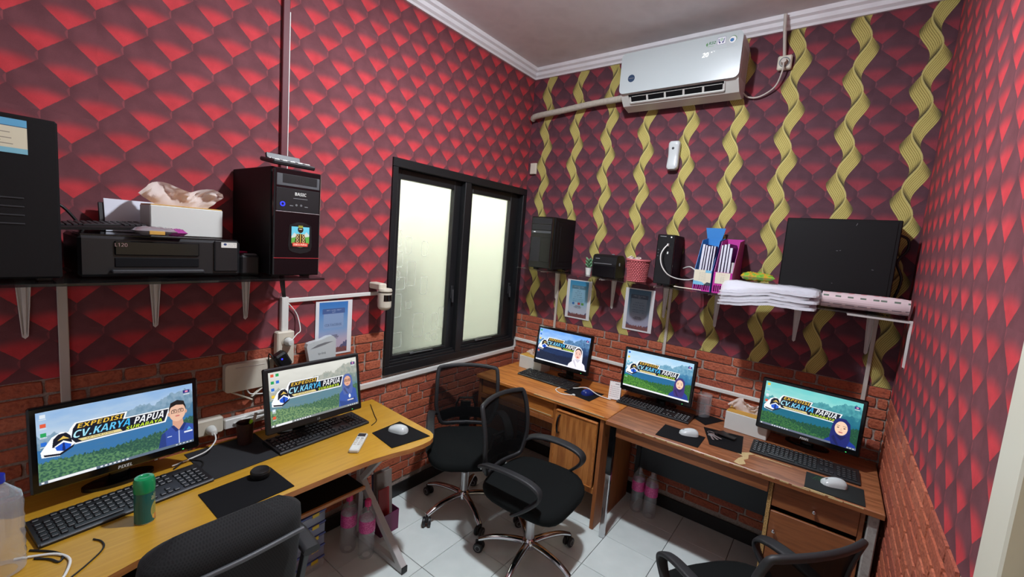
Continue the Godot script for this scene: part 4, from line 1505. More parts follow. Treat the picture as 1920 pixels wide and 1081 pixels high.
	for i in fp.size():
		var q := i / 16.0
		fs.append((0.9 + 0.1 * absf(q * 2.0 - 1.0)) * (1.0 - 0.25 * pow(absf(q * 2.0 - 1.0), 12)))
	sweep_tris(fb, fp, oval(0.074, 0.052, 20, 0.6), Vector3.BACK, fs)
	part(fr, "housing", smooth(fb, 60), M.white_gloss)
	part(fr, "nozzle", lathe([Vector2(0.001, 0.003), Vector2(0.006, 0.003), Vector2(0.008, 0.0)], 16), M.dark, Vector3(-0.002, 0.042, 0.05), Vector3(PI / 2, 0, 0))
	# socket for the air conditioner with its plug
	var sk := thing("wall_socket", "small white socket beside the air conditioner", "socket", Vector3(1.70, 2.785, 0.002))
	part(sk, "plate", rbox(Vector3(0.068, 0.074, 0.03), 0.006), M.ivory, Vector3(0, 0, 0.015))
	part(sk, "outlet", lathe([Vector2(0.026, 0.0), Vector2(0.026, 0.004), Vector2(0.022, 0.004), Vector2(0.02, -0.002), Vector2(0.001, -0.002)], 22), M.grey, Vector3(0.0, 0.0, 0.03), Vector3(PI / 2, 0, 0))
	single("mains_cable", "grey mains cable with its plug between socket and air conditioner", "cable", cord_with_plug(), M.conduit)
	single("conduit", "thin grey conduit from the ceiling to the air conditioner socket", "conduit", tube([Vector3(1.695, 2.815, 0.012), Vector3(1.682, 2.96, 0.06), Vector3(1.68, 3.02, 0.075)], 0.009), M.conduit)


func cord_with_plug() -> ArrayMesh:
	var t := []
	lathe_tris(t, [Vector2(0.001, 0.03), Vector2(0.012, 0.03), Vector2(0.018, 0.0)], 14, Vector3(1.70, 2.783, 0.034), Basis(Vector3.RIGHT, PI / 2))
	sweep_tris(t, curve([Vector3(1.70, 2.783, 0.06), Vector3(1.698, 2.73, 0.05), Vector3(1.67, 2.66, 0.03), Vector3(1.60, 2.62, 0.02), Vector3(1.54, 2.625, 0.02), Vector3(1.505, 2.66, 0.04)], 6), circle(0.0045, 8))
	return smooth(t, 60)


func poster(i: int) -> Image:
	var w := 240
	var h := 340
	var im := Image.create(w, h, false, Image.FORMAT_RGB8)
	im.fill(c8(224, 226, 228))
	var x0 := 22 if i == 0 else 28
	var x1 := w - 30
	var top: Color = [c8(62, 122, 190), c8(58, 142, 186), c8(66, 104, 132)][i]
	var mid: Color = [c8(120, 158, 200), c8(120, 178, 204), c8(106, 132, 152)][i]
	var low: Color = [c8(186, 172, 190), c8(186, 196, 210), c8(158, 160, 180)][i]
	for y in range(8, h - 12):
		var v := float(y - 8) / (h - 20)
		var c := top.lerp(mid, smoothstep(0.0, 0.45, v)).lerp(low, smoothstep(0.45, 0.8, v))
		frect(im, x0, y, x1 - x0, 1, c)
	# the printed panel and its header
	frect(im, x0 + 28, 62, x1 - x0 - 56, 108, mid.lerp(low, 0.25))
	fpoly(im, [Vector2(x0 + 24, 48), Vector2(x1 - 24, 48), Vector2(x1 - 20, 52), Vector2(x1 - 20, 80), Vector2(x0 + 20, 80), Vector2(x0 + 20, 52)], [c8(74, 98, 148), c8(86, 124, 142), c8(68, 84, 104)][i])
	unread(im, (x0 + x1) * 0.5, 60, [5, 6, 5], 8, c8(206, 214, 226), i)
	unread(im, (x0 + x1) * 0.5, 72, [4], 8, c8(206, 214, 226), i + 1)
	var ink := c8(52, 66, 88)
	if i == 0:
		ftext(im, "CEK TAGIHAN", x0 + 38, 150, 15, c8(58, 80, 116), serif, 0, x1 - x0 - 80)
	elif i == 1:
		var k := 0
		for s in [[6], [4, 5], [1, 8], [3, 2, 5], [4, 2, 7], [6, 2, 5]]:
			unread(im, (x0 + x1) * 0.5, 96 + k * 18, s, 10, ink, k)
			k += 1
		fell(im, x0 + 46, 208, 11, 11, c8(32, 96, 164))
		frect(im, x0 + 70, 198, 10, 18, c8(200, 190, 196))
		frect(im, x0 + 90, 196, 24, 20, c8(182, 60, 66))
		frect(im, x0 + 124, 196, 24, 20, c8(92, 148, 76))
	else:
		var k := 0
		for s in [[5, 4], [6, 7], [7, 7], [7, 6], [8, 1, 3]]:
			unread(im, (x0 + x1) * 0.5, 112 + k * 19, s, 10, ink, k + 7)
			k += 1
	var ly := 236 if i else 226
	ftext(im, "EXPEDISI", (x0 + x1) * 0.5 - 24, ly - 8, 9, c8(40, 44, 56), bold, 0.3, 50)
	ftext(im, "CV.KARYA PAPUA", (x0 + x1) * 0.5 - 38, ly + 2, 9, c8(40, 44, 56), bold, 0.3, 72)
	frect(im, (x0 + x1) * 0.5 - 26, ly + 10, 56, 2, c8(60, 60, 70))
	# hills at the foot
	var n := FastNoiseLite.new()
	n.seed = 3 + i
	n.frequency = 0.03
	for x in range(x0, x1):
		var u := float(x - x0) / (x1 - x0)
		var a := (h - 64) + 46 * sin(u * PI) + n.get_noise_1d(x) * 14
		if i == 0:
			a = (h - 20) - 60 * smoothstep(0.5, 1.0, u) + n.get_noise_1d(x * 2.0) * 10
		frect(im, x, clampf(a, 0, h - 13), 1, h - 12 - clampf(a, 0, h - 13), c8(92, 92, 124))
		var b := (h - 42) + n.get_noise_1d(x * 3.0 + 50) * 16
		for y in range(int(b), h - 12):
			im.set_pixel(x, y, c8(146, 92, 84).lerp(c8(96, 64, 74), clampf(n.get_noise_2d(x * 4.0, y * 4.0) + 0.4, 0, 1)))
	return im


# a line of words too small to read in the photograph: letter-like strokes
func unread(im: Image, cx: float, y: float, words: Array, h: float, col: Color, seed_: int) -> void:
	var r := RandomNumberGenerator.new()
	r.seed = seed_ + 100
	var n := -1
	for w in words:
		n += w + 1
	var x := cx - n * h * 0.34
	for w in words:
		for i in w:
			var k := r.randi() % 3
			if k != 1:
				frect(im, x, y - h * 0.4, 1.5, h * 0.8, col)
			if k != 0:
				frect(im, x + h * 0.4, y - h * 0.3, 1.5, h * 0.7, col)
			frect(im, x, y - h * 0.4 + r.randi() % 3 * h * 0.35, h * 0.45, 1, col)
			x += h * 0.68
		x += h * 0.68


func air_conditioner() -> void:
	var t := thing("air_conditioner", "white split air conditioner high on the ribbon wallpaper", "air conditioner", Vector3(1.172, 0, 0.0))
	var b := Basis(Vector3.BACK, Vector3.RIGHT, Vector3.UP)   # polygon x runs out of the wall, polygon y up, depth along x
	var prof := [Vector2(0.002, 2.63), Vector2(0.002, 2.895), Vector2(0.04, 2.91), Vector2(0.17, 2.91), Vector2(0.20, 2.895), Vector2(0.203, 2.70), Vector2(0.192, 2.672), Vector2(0.135, 2.622), Vector2(0.05, 2.608)]
	var body := []
	extrude_tris(body, prof, -0.342, 0.342, b)
	part(t, "body", flat(body), M.white)
	# front panel with rounded corners
	var pn := part(t, "front_panel", plate(round_rect(0.69, 0.242, 0.028), -0.008, 0.008), M.panel, Vector3(0, 2.797, 0.212), Vector3(0.02, 0, 0))
	lettering(pn, "20", 0.024, M.white_led, Vector3(0.16, 0.022, 0.0083), Vector3.ZERO, bold, "display_digits", 0.15)
	part(pn, "display_dot", pad(Vector3(0.007, 0.006, 0.002), 1, 1, 10, 6), M.white_led, Vector3(0.192, 0.032, 0.0085))
	part(pn, "display_dot", pad(Vector3(0.005, 0.004, 0.002), 1, 1, 10, 6), M.white_led, Vector3(0.205, 0.034, 0.0085))
	var bd := part(pn, "badge", lathe([Vector2(0.022, 0.0), Vector2(0.022, 0.0015), Vector2(0.001, 0.0015)], 28), mat(c8(34, 58, 86), 0.4), Vector3(-0.27, -0.035, 0.008), Vector3(PI / 2, 0, 0))
	part(bd, "badge_line", rbox(Vector3(0.034, 0.0008, 0.003), 0.0002), M.grey, Vector3(0, 0.0018, 0))
	var im := Image.create(320, 128, false, Image.FORMAT_RGB8)
	im.fill(c8(178, 187, 187))
	fpoly(im, [Vector2(2, 60), Vector2(18, 40), Vector2(24, 66), Vector2(14, 84)], c8(88, 138, 84))
	ftext(im, "R32", 32, 52, 28, c8(58, 116, 70), bold, 0.2, 66)
	frect(im, 22, 84, 60, 3, c8(120, 168, 112))
	frect(im, 116, 10, 84, 74, c8(120, 118, 150))
	frect(im, 119, 13, 78, 68, c8(226, 228, 230))
	fell(im, 158, 36, 20, 17, c8(176, 196, 184))
	fell(im, 142, 64, 8, 8, c8(44, 44, 108))
	fell(im, 172, 64, 8, 8, c8(44, 44, 108))
	fpoly(im, [Vector2(126, 24), Vector2(132, 24), Vector2(138, 62), Vector2(130, 62)], c8(52, 52, 116))
	fpoly(im, [Vector2(184, 24), Vector2(190, 24), Vector2(182, 62), Vector2(174, 62)], c8(52, 52, 116))
	fell(im, 272, 52, 36, 36, c8(112, 146, 112))
	fell(im, 268, 56, 33, 33, c8(226, 228, 226))
	fell(im, 262, 60, 19, 17, c8(54, 112, 166))
	for k in 5:
		frect(im, 216, 92 + k * 6, 60 + (k % 3) * 10, 2, c8(170, 172, 174))
	part(pn, "sticker", card(0.165, 0.066, 0.0006), tex_mat(im, 0.22), Vector3(0.238, 0.075, 0.0084))
	# outlet: dark slot, white louvre with ribs
	var slot := []
	bar_tris(slot, Vector3(-0.29, 2.655, 0.168), Vector3(0.27, 2.655, 0.168), 0.062, 0.014, Vector3(0, -0.75, 0.66), 0.001)
	part(t, "outlet_slot", flat(slot), M.black_matte)
	var lou := []
	bar_tris(lou, Vector3(-0.288, 2.636, 0.155), Vector3(0.268, 2.636, 0.155), 0.012, 0.012, Vector3(0, -0.75, 0.66), 0.002)
	bar_tris(lou, Vector3(-0.27, 2.664, 0.185), Vector3(0.262, 2.664, 0.185), 0.004, 0.006, Vector3(0, -0.75, 0.66), 0.001)
	part(t, "louvre", flat(lou), M.white)
	for k in 6:
		var v := []
		var x := -0.286 + k * 0.11
		bar_tris(v, Vector3(x, 2.634, 0.155), Vector3(x + 0.006, 2.672, 0.192), 0.006, 0.012, Vector3.RIGHT, 0.001)
		part(t, "louvre_rib", flat(v), M.white)
	part(t, "side_vent", flat(span(Vector3(0.3425, 2.70, 0.04), Vector3(0.3435, 2.86, 0.15), 0.0)), M.conduit)
	single("wrapped_pipe", "beige wrapped pipe from the air conditioner to the window corner", "pipe", wrapped_pipe(), M.tape)


func wrapped_pipe() -> ArrayMesh:
	var path := curve([Vector3(0.03, 2.655, 0.03), Vector3(0.08, 2.668, 0.05), Vector3(0.3, 2.682, 0.05), Vector3(0.55, 2.70, 0.052), Vector3(0.835, 2.706, 0.06)], 10)
	var sc := []
	for i in path.size():
		sc.append(1.0 + 0.05 * (i % 2))
	var t := []
	sweep_tris(t, path, circle(0.021, 14), Vector3.UP, sc)
	return smooth(t, 30)


# ==================================================================== things on the shelf above the yellow desk
func tissue_box(label: String, at: Vector3, turn: float, s: Vector3, tuft_scale: float) -> void:
	var t := thing("tissue_box", label, "tissue box", at, turn)
	part(t, "box", rbox(Vector3(s.x, s.y, s.z), 0.003), M.white, Vector3(0, s.y * 0.5, 0))
	part(t, "lid", rbox(Vector3(s.x - 0.004, 0.004, s.z - 0.004), 0.001), M.gold_card, Vector3(0, s.y + 0.001, 0))
	if tuft_scale > 0.0:
		part(t, "tissue", tuft(tuft_scale, int(at.x * 100)), M.tissue, Vector3(0, s.y, 0))


func tuft(k: float, seed_: int) -> ArrayMesh:
	# crumpled sheet standing out of the slot
	var n := FastNoiseLite.new()
	n.seed = seed_
	n.frequency = 2.2
	var g := []
	for i in 21:
		var row := []
		for j in 9:
			var u := -1.0 + 0.1 * i
			var v := j / 8.0
			var w := 0.055 + 0.02 * v
			var h := (0.055 - 0.02 * u * u - 0.012 * sin(u * 5.0 + 1.0)) * v
			row.append(Vector3(u * w * (1.0 + 0.3 * v), h, 0.016 * sin(u * 7.0 + v * 2.0) * v + n.get_noise_2d(u * 2.0, v * 1.5) * 0.03 * v) * k)
		g.append(row)
	var t := []
	for i in 20:
		for j in 8:
			quad(t, g[i][j], g[i + 1][j], g[i + 1][j + 1], g[i][j + 1], Vector3.BACK)
	return smooth(t, 70)


func tower(label: String, at: Vector3, turn: float, w: float, h: float, d: float) -> Node3D:
	# computer case: base centre at the origin, front towards +z
	var t := thing("computer_tower", label, "computer", at, turn)
	part(t, "case", rbox(Vector3(w, h - 0.012, d - 0.02), 0.003), M.case_black, Vector3(0, 0.012 + (h - 0.012) * 0.5, -0.01))
	for sx in [-1, 1]:
		for sz in [-1, 1]:
			part(t, "foot", rbox(Vector3(0.03, 0.012, 0.03), 0.002), M.black, Vector3(sx * (w * 0.5 - 0.03), 0.006, sz * (d * 0.5 - 0.05)))
	return t


func shelf_things_side() -> void:
	var y := 1.4825
	# tower with the word and the emblem
	var a := tower("black computer tower with a coloured emblem and a red line", Vector3(0.193, y, 2.02), PI / 2, 0.18, 0.42, 0.375)
	var f := part(a, "front_panel", rbox(Vector3(0.18, 0.405, 0.02), 0.004), M.case_gloss, Vector3(0, 0.214, 0.1875))
	part(f, "drive_bay", rbox(Vector3(0.165, 0.045, 0.004), 0.002), M.mid_grey, Vector3(0, 0.16, 0.0095))
	part(f, "bay_recess", rbox(Vector3(0.135, 0.035, 0.004), 0.006), M.black, Vector3(0.005, 0.165, 0.0102))
	part(f, "control_panel", rbox(Vector3(0.165, 0.085, 0.003), 0.001), M.black, Vector3(0, 0.088, 0.0095))
	lettering(f, "BASIC", 0.012, M.white, Vector3(0.007, 0.112, 0.0112), Vector3.ZERO, bold)
	part(f, "small_print", rbox(Vector3(0.055, 0.002, 0.0006), 0.0002), M.grey, Vector3(0.007, 0.095, 0.0112))
	part(f, "power_button", lathe([Vector2(0.0055, 0.0), Vector2(0.0055, 0.002), Vector2(0.009, 0.002), Vector2(0.009, 0.0)], 20), M.blue_led, Vector3(-0.06, 0.07, 0.011), Vector3(PI / 2, 0, 0))
	for x in [-0.008, 0.01]:
		part(f, "audio_jack", lathe([Vector2(0.0018, 0.0), Vector2(0.0018, 0.001), Vector2(0.004, 0.001), Vector2(0.004, 0.0)], 14), M.grey, Vector3(x, 0.07, 0.011), Vector3(PI / 2, 0, 0))
	for x in [-0.027, 0.03]:
		part(f, "usb_slot", rbox(Vector3(0.013, 0.003, 0.001), 0.0003), M.grey, Vector3(x, 0.066, 0.0113))
	part(f, "silver_line", rbox(Vector3(0.168, 0.0025, 0.002), 0.0005), M.silver, Vector3(0, 0.042, 0.011))
	part(f, "red_line", rbox(Vector3(0.178, 0.002, 0.002), 0.0005), M.red, Vector3(0, -0.135, 0.0105))
	part(f, "emblem", plate(emblem_outline(), 0.0, 0.0006), M.black, Vector3(0.01, -0.055, 0.0105))
	part(f, "emblem_print", card(0.078, 0.09, 0.0006), tex_mat(emblem(), 0.35), Vector3(0.01, -0.05, 0.0116))
	# calculator lying on the tower
	var ca := thing("calculator", "black desk calculator leaning on the computer tower with the emblem", "calculator", Vector3(0.29, y + 0.424, 2.03), PI / 2)
	var cb := part(ca, "body", rbox(Vector3(0.16, 0.016, 0.12), 0.004), M.black, Vector3(0.0, 0.02, 0.03), Vector3(0.16, 0.0, 0.0))
	part(cb, "display", rbox(Vector3(0.13, 0.022, 0.012), 0.002), M.dark, Vector3(0, 0.016, -0.045), Vector3(-0.5, 0, 0))
	for r in 3:
		for c in 5:
			part(cb, "key", rbox(Vector3(0.02, 0.005, 0.014), 0.002), M.white if r != 1 else M.grey, Vector3(-0.058 + c * 0.029, 0.0095, -0.012 + r * 0.022))
	# printer
	var p := thing("inkjet_printer", "black inkjet printer on the shelf under the tissue box", "printer", Vector3(0.17, y, 2.395), PI / 2)
	part(p, "body", rbox(Vector3(0.43, 0.125, 0.27), 0.008), M.plastic_black, Vector3(-0.01, 0.0675, 0.0))
	part(p, "lid", rbox(Vector3(0.42, 0.006, 0.25), 0.002), M.case_gloss, Vector3(-0.01, 0.132, 0.0))
	part(p, "front_panel", rbox(Vector3(0.22, 0.045, 0.01), 0.003), M.case_gloss, Vector3(-0.035, 0.095, 0.136))
	part(p, "output_slot", rbox(Vector3(0.22, 0.03, 0.006), 0.002), M.black_matte, Vector3(-0.035, 0.05, 0.1345))
	part(p, "output_tray", rbox(Vector3(0.24, 0.012, 0.03), 0.003), M.dark, Vector3(-0.035, 0.022, 0.145))
	part(p, "ink_tank", rbox(Vector3(0.07, 0.075, 0.17), 0.008), M.plastic_black, Vector3(0.243, 0.0425, 0.045))
	part(p, "tank_latch", rbox(Vector3(0.045, 0.006, 0.03), 0.002), M.mid_grey, Vector3(0.245, 0.082, 0.11))
	part(p, "side_cover", rbox(Vector3(0.075, 0.11, 0.012), 0.003), M.plastic_black, Vector3(0.158, 0.075, 0.137))
	lettering(p, "L120", 0.011, mat(c8(150, 120, 116), 0.5), Vector3(-0.13, 0.105, 0.1415), Vector3.ZERO, plain)
	var st := Image.create(160, 64, false, Image.FORMAT_RGB8)
	st.fill(c8(214, 212, 204))
	fell(st, 40, 24, 16, 14, c8(42, 62, 110))
	unread(st, 112, 20, [4, 4], 13, c8(40, 40, 44), 3)
	unread(st, 112, 42, [1, 4, 2], 13, c8(40, 40, 44), 4)
	part(p, "sticker", card(0.05, 0.019, 0.0006), tex_mat(st, 0.4), Vector3(0.165, 0.116, 0.1436))
	var sup := part(p, "paper_support", rbox(Vector3(0.24, 0.10, 0.006), 0.002), M.black, Vector3(-0.02, 0.185, -0.115), Vector3(-0.25, 0, 0))
	part(sup, "paper", rbox(Vector3(0.212, 0.115, 0.004), 0.0005), M.paper, Vector3(0.0, 0.006, 0.006))
	single("note_pad", "bright pink sticky notes on the printer's ink tank", "note pad", rbox(Vector3(0.075, 0.006, 0.06), 0.001), M.pink, Vector3(0.17, y + 0.084, 2.165), Vector3(0, 0.5, 0))
	tissue_box("white tissue box with a wooden lid standing on the printer", Vector3(0.15, y + 0.136, 2.325), PI / 2, Vector3(0.215, 0.103, 0.13), 1.35)
	# spare keyboard laid over the printer
	var kb := keyboard("black keyboard lying on the printer beside the tissue box", Vector3(0.175, y + 0.15, 2.488), PI / 2, "ridge")
	kb.rotation.z = 0.06
	kb.scale = Vector3(0.75, 1, 0.9)
	# snack packet in foil
	var sn := thing("snack_packet", "silver and purple snack packet on the front of the printer", "packet", Vector3(0.30, y + 0.138, 2.44), PI / 2)
	part(sn, "packet", packet(0.11, 0.03, 0.06, 3), mat(c8(176, 172, 176), 0.2, 0.6))
	part(sn, "purple_end", packet(0.055, 0.026, 0.055, 4), mat(c8(150, 58, 130), 0.3), Vector3(0.055, 0.0, 0.0))
	part(sn, "label", rbox(Vector3(0.04, 0.012, 0.003), 0.001), M.gold_card, Vector3(0.0, 0.01, 0.029))
	# the big case at the end of the shelf with a printed sheet on it
	var b := tower("large black computer case with a printed sheet on its front", Vector3(0.19, y, 2.76), PI / 2, 0.2, 0.435, 0.36)
	var bf := part(b, "front_panel", rbox(Vector3(0.2, 0.42, 0.02), 0.005), M.case_black, Vector3(0, 0.222, 0.18))
	part(bf, "sheet", card(0.14, 0.085, 0.0006), tex_mat(label_print(), 0.5), Vector3(-0.025, 0.155, 0.011))
	for k in 4:
		part(bf, "vent", rbox(Vector3(0.09, 0.004, 0.003), 0.001), M.dark, Vector3(-0.01, 0.0 - k * 0.022, 0.0105))
	single("cable", "black cable bowing behind the large computer case", "cable", sample([Vector3(0.06, 1.70, 2.655), Vector3(0.06, 1.69, 2.62), Vector3(0.05, 1.62, 2.575), Vector3(0.05, 1.55, 2.56)], 0.0045), M.cable_black)


func packet(w: float, h: float, d: float, seed_: int) -> ArrayMesh:
	# a puffed foil bag with flat crimped ends
	var n := FastNoiseLite.new()
	n.seed = seed_
	n.frequency = 9.0
	var t := []
	for side in [1, -1]:
		var g := []
		for i in 15:
			var row := []
			for j in 11:
				var u := -1.0 + i / 7.0
				var v := -1.0 + j / 5.0
				var k := pow(maxf(0.0, 1.0 - pow(absf(u), 4)), 0.7) * pow(maxf(0.0, 1.0 - v * v), 0.6)
				row.append(Vector3(u * w * 0.5, h * 0.5 + side * (h * 0.5 * k * (0.85 + n.get_noise_2d(u, v) * 0.5)), v * d * 0.5))
			g.append(row)
		for i in 14:
			for j in 10:
				quad(t, g[i][j], g[i + 1][j], g[i + 1][j + 1], g[i][j + 1], Vector3.UP * side)
	return smooth(t, 50)


func emblem_outline() -> Array:
	return [Vector2(-0.042, -0.048), Vector2(-0.03, -0.056), Vector2(0.0, -0.062), Vector2(0.03, -0.056), Vector2(0.042, -0.048), Vector2(0.046, -0.03), Vector2(0.042, 0.048), Vector2(0.012, 0.06), Vector2(-0.012, 0.06), Vector2(-0.042, 0.048), Vector2(-0.046, -0.03)]


func emblem() -> Image:
	# a shield with sky, hills and a carved figure, a red band with the name
	var im := Image.create(156, 180, false, Image.FORMAT_RGB8)
	im.fill(c8(18, 18, 20))
	frect(im, 8, 14, 140, 130, c8(104, 196, 216))
	fpoly(im, [Vector2(8, 90), Vector2(30, 60), Vector2(52, 80), Vector2(100, 84), Vector2(124, 52), Vector2(148, 76), Vector2(148, 144), Vector2(8, 144)], c8(198, 208, 200))
	fpoly(im, [Vector2(8, 104), Vector2(50, 92), Vector2(104, 96), Vector2(148, 88), Vector2(148, 144), Vector2(8, 144)], c8(96, 168, 70))
	fell(im, 78, 36, 22, 26, c8(46, 34, 22))
	frect(im, 60, 4, 36, 18, c8(150, 150, 60))
	frect(im, 66, 30, 24, 5, c8(220, 210, 180))
	fpoly(im, [Vector2(46, 70), Vector2(110, 70), Vector2(124, 144), Vector2(32, 144)], c8(56, 36, 20))
	for s in [-1, 1]:
		for k in 3:
			fell(im, 78 + s * 24, 80 + k * 24, 11, 11, c8(214, 190, 130))
			fell(im, 78 + s * 24, 80 + k * 24, 6, 6, c8(56, 36, 20))
	frect(im, 74, 66, 8, 76, c8(190, 160, 60))
	fpoly(im, [Vector2(14, 138), Vector2(142, 138), Vector2(136, 168), Vector2(20, 168)], c8(206, 66, 52))
	ftext(im, "KARYA PAPUA", 26, 153, 16, c8(250, 214, 190), bold, 0, 104)
	fpoly(im, [Vector2(50, 170), Vector2(106, 170), Vector2(78, 179)], c8(62, 92, 62))
	return im


func label_print() -> Image:
	var im := Image.create(256, 156, false, Image.FORMAT_RGB8)
	im.fill(c8(206, 198, 172))
	frect(im, 0, 0, 256, 32, c8(92, 160, 196))
	frect(im, 0, 32, 256, 3, c8(40, 70, 100))
	frect(im, 0, 132, 256, 24, c8(120, 176, 192))
	for k in 6:
		frect(im, 16, 48 + k * 13, 150 + (k * 37) % 70, 4, c8(140, 134, 118))
	return im


# ==================================================================== things on the long shelf
func shelf_things_back() -> void:
	# glossy tower at the window end
	var a := tower("black computer tower with a glossy front at the window end of the shelf", Vector3(0.40, shelf_y(0.4), 0.165), 0.0, 0.18, 0.375, 0.305)
	var f := part(a, "front_panel", rbox(Vector3(0.18, 0.36, 0.02), 0.005), M.case_gloss, Vector3(0, 0.194, 0.1535))
	part(f, "drive_bay", rbox(Vector3(0.16, 0.036, 0.003), 0.001), M.dark, Vector3(0, 0.148, 0.0105))
	part(f, "drive_bay", rbox(Vector3(0.16, 0.036, 0.003), 0.001), M.dark, Vector3(0, 0.106, 0.0105))
	part(f, "button_strip", rbox(Vector3(0.16, 0.016, 0.003), 0.001), M.mid_grey, Vector3(0, 0.073, 0.0105))
	part(f, "power_light", rbox(Vector3(0.016, 0.004, 0.002), 0.0005), M.white_led, Vector3(-0.055, 0.073, 0.0125))
	part(f, "grille_panel", rbox(Vector3(0.075, 0.17, 0.003), 0.001), M.dark, Vector3(-0.04, -0.05, 0.0105))
	part(f, "gloss_panel", rbox(Vector3(0.08, 0.17, 0.003), 0.001), M.black_gloss, Vector3(0.045, -0.05, 0.0105))
	part(a, "side_panel", rbox(Vector3(0.003, 0.31, 0.23), 0.001), M.case_black, Vector3(0.0905, 0.19, -0.02))
	part(a, "side_bulge", rbox(Vector3(0.004, 0.25, 0.16), 0.002), M.case_black, Vector3(0.0925, 0.19, -0.02))
	# cactus
	var pl := thing("potted_plant", "small green succulent in a white pot beside the label printer", "plant", Vector3(0.722, shelf_y(0.722), 0.19))
	part(pl, "pot", lathe([Vector2(0.001, 0.0), Vector2(0.016, 0.0), Vector2(0.022, 0.05), Vector2(0.019, 0.05), Vector2(0.017, 0.042), Vector2(0.001, 0.042)], 18), M.white)
	var leaf := pad(Vector3(0.014, 0.034, 0.008), 1, 1, 8, 6)
	var r := RandomNumberGenerator.new()
	r.seed = 5
	var green := mat(c8(98, 142, 104), 0.6)
	for i in 18:
		var an := TAU * i * 0.381
		var up := 0.05 + 0.05 * i / 18.0
		part(pl, "leaf", leaf, green, Vector3(cos(an) * 0.014, up + 0.012, sin(an) * 0.014), Vector3(sin(an) * 0.8, 0, -cos(an) * 0.8))
	# label printer
	var lp := thing("label_printer", "black label printer on the shelf between the plant and the pink basket", "printer", Vector3(0.835, shelf_y(0.835), 0.115), 0.08)
	var b := Basis(Vector3.BACK, Vector3.RIGHT, Vector3.UP)
	var body := []
	extrude_tris(body, [Vector2(-0.09, 0.0), Vector2(-0.09, 0.10), Vector2(-0.07, 0.132), Vector2(-0.03, 0.15), Vector2(0.02, 0.152), Vector2(0.07, 0.148), Vector2(0.088, 0.135), Vector2(0.095, 0.09), Vector2(0.092, 0.0)], -0.083, 0.083, b)
	part(lp, "body", flat(body), M.case_black)
	part(lp, "front_panel", rbox(Vector3(0.15, 0.075, 0.004), 0.002), M.case_gloss, Vector3(0, 0.04, 0.094))
	part(lp, "label_slot", rbox(Vector3(0.125, 0.004, 0.006), 0.001), M.grey, Vector3(-0.01, 0.09, 0.0945))
	part(lp, "small_print", rbox(Vector3(0.03, 0.004, 0.001), 0.0003), M.grey, Vector3(-0.05, 0.122, 0.0905), Vector3(-0.3, 0, 0))
	part(lp, "lever", rbox(Vector3(0.006, 0.022, 0.016), 0.003), M.grey, Vector3(0.085, 0.09, 0.03))
	part(lp, "top_button", pad(Vector3(0.022, 0.008, 0.016), 0.8, 0.8, 14, 8), M.grey, Vector3(0.02, 0.154, -0.01))
	# woven basket
	var bk := thing("plastic_basket", "dusty pink woven plastic basket on the long shelf", "basket", Vector3(1.07, shelf_y(1.07), 0.195))
	var rose := mat(c8(188, 96, 100), 0.6)
	var wall := []
	for ring in 12:
		var y := 0.006 + ring * 0.0108
		var rad := 0.059 + 0.012 * y / 0.14
		for k in 26:
			var an := TAU * (k + 0.5 * (ring % 2)) / 26.0
			box_tris(wall, Vector3(cos(an) * rad, y, sin(an) * rad), Vector3(0.005, 0.0085, 0.0115), 0.0015, Basis(Vector3.UP, -an))
	var weave := part(bk, "weave", flat(wall), rose)
	weave.set_meta("kind", "stuff")
	part(bk, "liner", lathe([Vector2(0.001, 0.001), Vector2(0.057, 0.001), Vector2(0.068, 0.136), Vector2(0.066, 0.136), Vector2(0.055, 0.004), Vector2(0.001, 0.004)], 28), mat(c8(150, 68, 72), 0.7))
	part(bk, "rim", lathe([Vector2(0.067, 0.13), Vector2(0.076, 0.132), Vector2(0.077, 0.138), Vector2(0.074, 0.142), Vector2(0.067, 0.141)], 32, 60), rose)
	part(bk, "crumpled_paper", tuft(0.5, 3), M.tissue, Vector3(-0.03, 0.13, 0.0))
	# slim tower with a white cable
	var s := tower("slim black computer tower with a white cable in its front", Vector3(1.245, shelf_y(1.245), 0.15), 0.10, 0.10, 0.305, 0.27)
	var sf := part(s, "front_panel", rbox(Vector3(0.1, 0.293, 0.016), 0.004), M.case_gloss, Vector3(0, 0.158, 0.134))
	part(sf, "small_print", rbox(Vector3(0.035, 0.004, 0.0008), 0.0003), M.grey, Vector3(-0.018, 0.135, 0.0083))
	part(sf, "power_light", pad(Vector3(0.008, 0.008, 0.003), 1, 1, 10, 6), M.white_led, Vector3(0.028, 0.132, 0.0085))
	part(sf, "usb_port", rbox(Vector3(0.008, 0.014, 0.003), 0.001), M.white, Vector3(0.016, 0.04, 0.0085))
	for k in 3:
		part(sf, "button", rbox(Vector3(0.006, 0.006, 0.003), 0.001), M.mid_grey, Vector3(-0.038, 0.055 - k * 0.018, 0.0085))
	var cb := thing("usb_cable", "white cable hanging from the slim computer tower", "cable", Vector3.ZERO)
	part(cb, "plug", rbox(Vector3(0.008, 0.016, 0.024), 0.002), M.white, Vector3(1.276, 1.745, 0.298))
	part(cb, "cord", sample([Vector3(1.276, 1.745, 0.308), Vector3(1.262, 1.72, 0.325), Vector3(1.25, 1.68, 0.33), Vector3(1.262, 1.62, 0.325), Vector3(1.30, 1.57, 0.30), Vector3(1.36, 1.55, 0.24), Vector3(1.41, 1.56, 0.18), Vector3(1.405, 1.60, 0.13), Vector3(1.36, 1.625, 0.1), Vector3(1.31, 1.61, 0.06)], 0.0035), M.cable_white)
